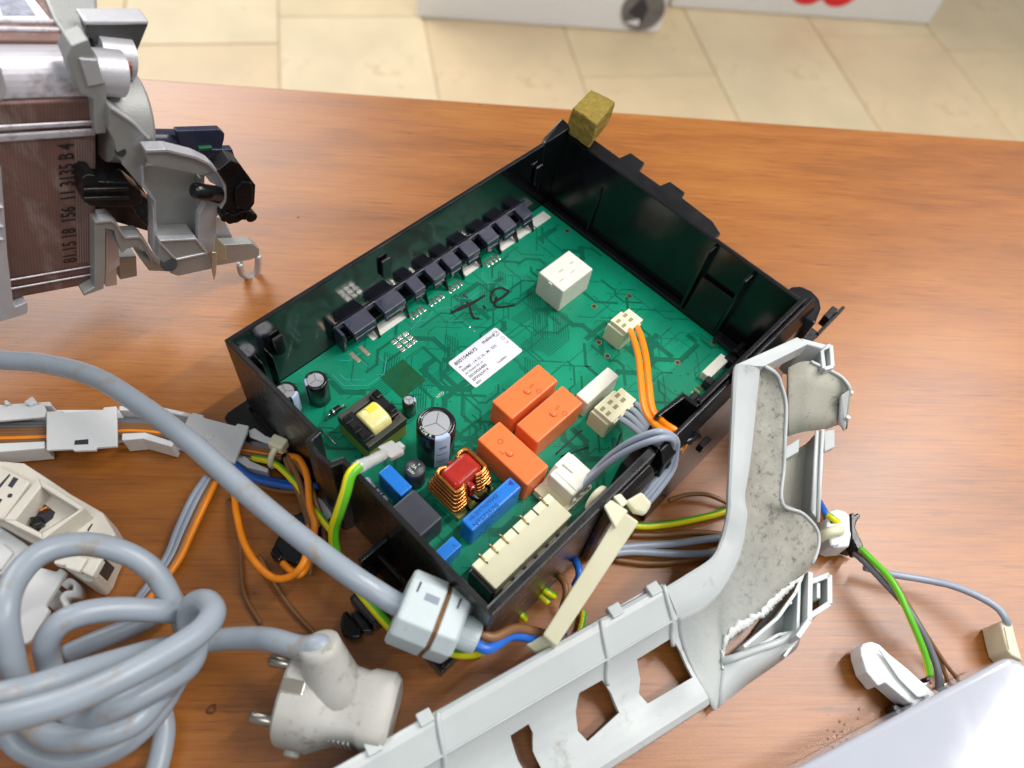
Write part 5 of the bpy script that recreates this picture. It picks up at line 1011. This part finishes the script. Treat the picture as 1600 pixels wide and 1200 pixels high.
# ------------------------------------------------------------------ white switch housing on the left
SH = thing('switch_housing', 'yellowed white appliance switch housing partly under the cord loop', 'switch housing', at(60, 820, 0)[:])
Hz = zm(0, 700, 4.0)
def hs(pts, z0, z1, name, m=white_old, bev=.6, par=None): return slab([Hz(*q) for q in pts], z0, z1).build(name, m, par or SH, bevel=bev)
hs([(-200, 60), (0, 78), (145, 90), (300, 190), (440, 285), (640, 400), (722, 535), (650, 690), (610, 790), (570, 840), (520, 825), (400, 745), (200, 590), (0, 480), (-200, 420)], .5, 18, 'housing_base', white_old, 1)
hs([(-200, 100), (0, 110), (190, 210), (20, 450), (-200, 380)], 18, 23, 'housing_block', white_old, .8)
for q in ([(85, 180), (115, 192), (75, 250), (48, 236)], [(-10, 310), (15, 322), (-5, 350), (-30, 340)], [(-10, 235), (60, 160), (64, 170), (0, 250)]): hs(q, 23.02, 23.1, 'slot', ink, 0)
MB().cyl(at(*Hz(62, 298), 23.02), at(*Hz(62, 298), 23.02) + UP * .1, .9, n=12).build('slot', ink, SH)
fr_o = [(235, 180), (528, 375), (265, 572), (18, 450)]; fr_i = [(256, 240), (490, 385), (258, 530), (95, 450)]
for i in range(4): hs([fr_o[i], fr_o[(i + 1) % 4], fr_i[(i + 1) % 4], fr_i[i]], 18, 28, 'socket_frame', white_old, .5)
hs(fr_i, 18, 19, 'socket_floor', white_old, 0); hs([(245, 325), (345, 400), (330, 440), (290, 470), (240, 525), (150, 460)], 19.02, 19.1, 'socket_opening', ink, 0)
hs([(180, 430), (250, 420), (262, 470), (200, 490)], 19.2, 23, 'contact', black_dull, .5); hs([(240, 380), (290, 362), (292, 372), (250, 395)], 19.2, 22, 'contact', copper, .2)
for q in ([(440, 520), (560, 560), (520, 680), (390, 735), (330, 720)], [(430, 680), (545, 685), (490, 775), (400, 745)], [(560, 690), (640, 690), (575, 805), (505, 770)]): hs(q, 18, 22, 'switch_key', cream_white, .6)
hs([(545, 510), (575, 470), (580, 475), (550, 525)], 18.05, 18.2, 'slot', ink, 0); hs([(640, 700), (660, 690), (610, 780), (600, 770)], 8, 18.6, 'dark_edge', black_dull, .3)
hs([(-200, 500), (0, 490), (150, 590), (190, 620), (60, 790), (-200, 800)], 10, 15, 'housing_wing', white_pl, .8); hs([(-100, 590), (20, 600), (80, 650), (0, 760), (-100, 740)], 15, 17, 'wing_rib', white_pl, .6)
WB = thing('white_bracket', 'white plastic bracket with curled hook below the yellowed switch housing', 'bracket', at(60, 940, 0)[:])
hs([(235, 740), (350, 770), (375, 745), (415, 772), (280, 985), (308, 1010), (200, 1195), (150, 1230), (60, 1120), (62, 1040), (105, 900)], 12, 15, 'bracket_plate', white_pl, .8, WB)
hk = [at(*Hz(*q), 12) for q in ((372, 850), (395, 825), (435, 812), (472, 830), (482, 870), (462, 908), (415, 915), (398, 930), (410, 955), (425, 985))]
hkp = spline(hk, 5); b = MB()
b.loft([[v - UP * 9, v] for v in hkp]); b.build('curled_hook', white_pl, WB, smooth=True, solid=1.4, fix=False)
hs([(290, 975), (370, 880), (400, 930), (420, 985), (330, 1010)], 2, 4, 'hook_floor', white_pl, .3, WB)
# chip and crumbs on the wood
b = MB()
for x, y, z_ in [(R.uniform(1290, 1345), R.uniform(1105, 1165), 0) for _ in range(16)]: p = at(x, y, .1); r_ = R.uniform(.15, .5); b.box(p.x - r_, p.x + r_, p.y - r_ * .7, p.y + r_ * .7, .02, .02 + r_ * .6)
for x, y in ((1080, 595), (750, 163), (466, 339), (640, 208), (452, 956), (1110, 545), (620, 1010)): p = at(x, y, .1); r_ = R.uniform(.2, .45); b.box(p.x - r_ * 1.6, p.x + r_, p.y - r_, p.y + r_, .02, .02 + r_)
cr_ = b.build('crumbs', mat('crumb', srgb(150, 110, 90), .8), None); tag(cr_, 'scattered crumbs and dust specks on the wooden table', 'crumbs'); cr_['kind'] = 'stuff'
pcp = at(331, 1109, 0); chp = MB().tube([pcp + Vector((math.cos(a) * (1.5 + .4 * math.sin(3 * a)), math.sin(a) * 1.2, .25)) for a in [6.2832 * k / 14 for k in range(15)]], .45, 6, caps=False).build('wood_chip', mat('chipped_veneer', srgb(96, 52, 24), .6, var=.3, vscale=300), None)
tag(chp, 'small ring-shaped brown chip on the wood near the plug', 'chip')
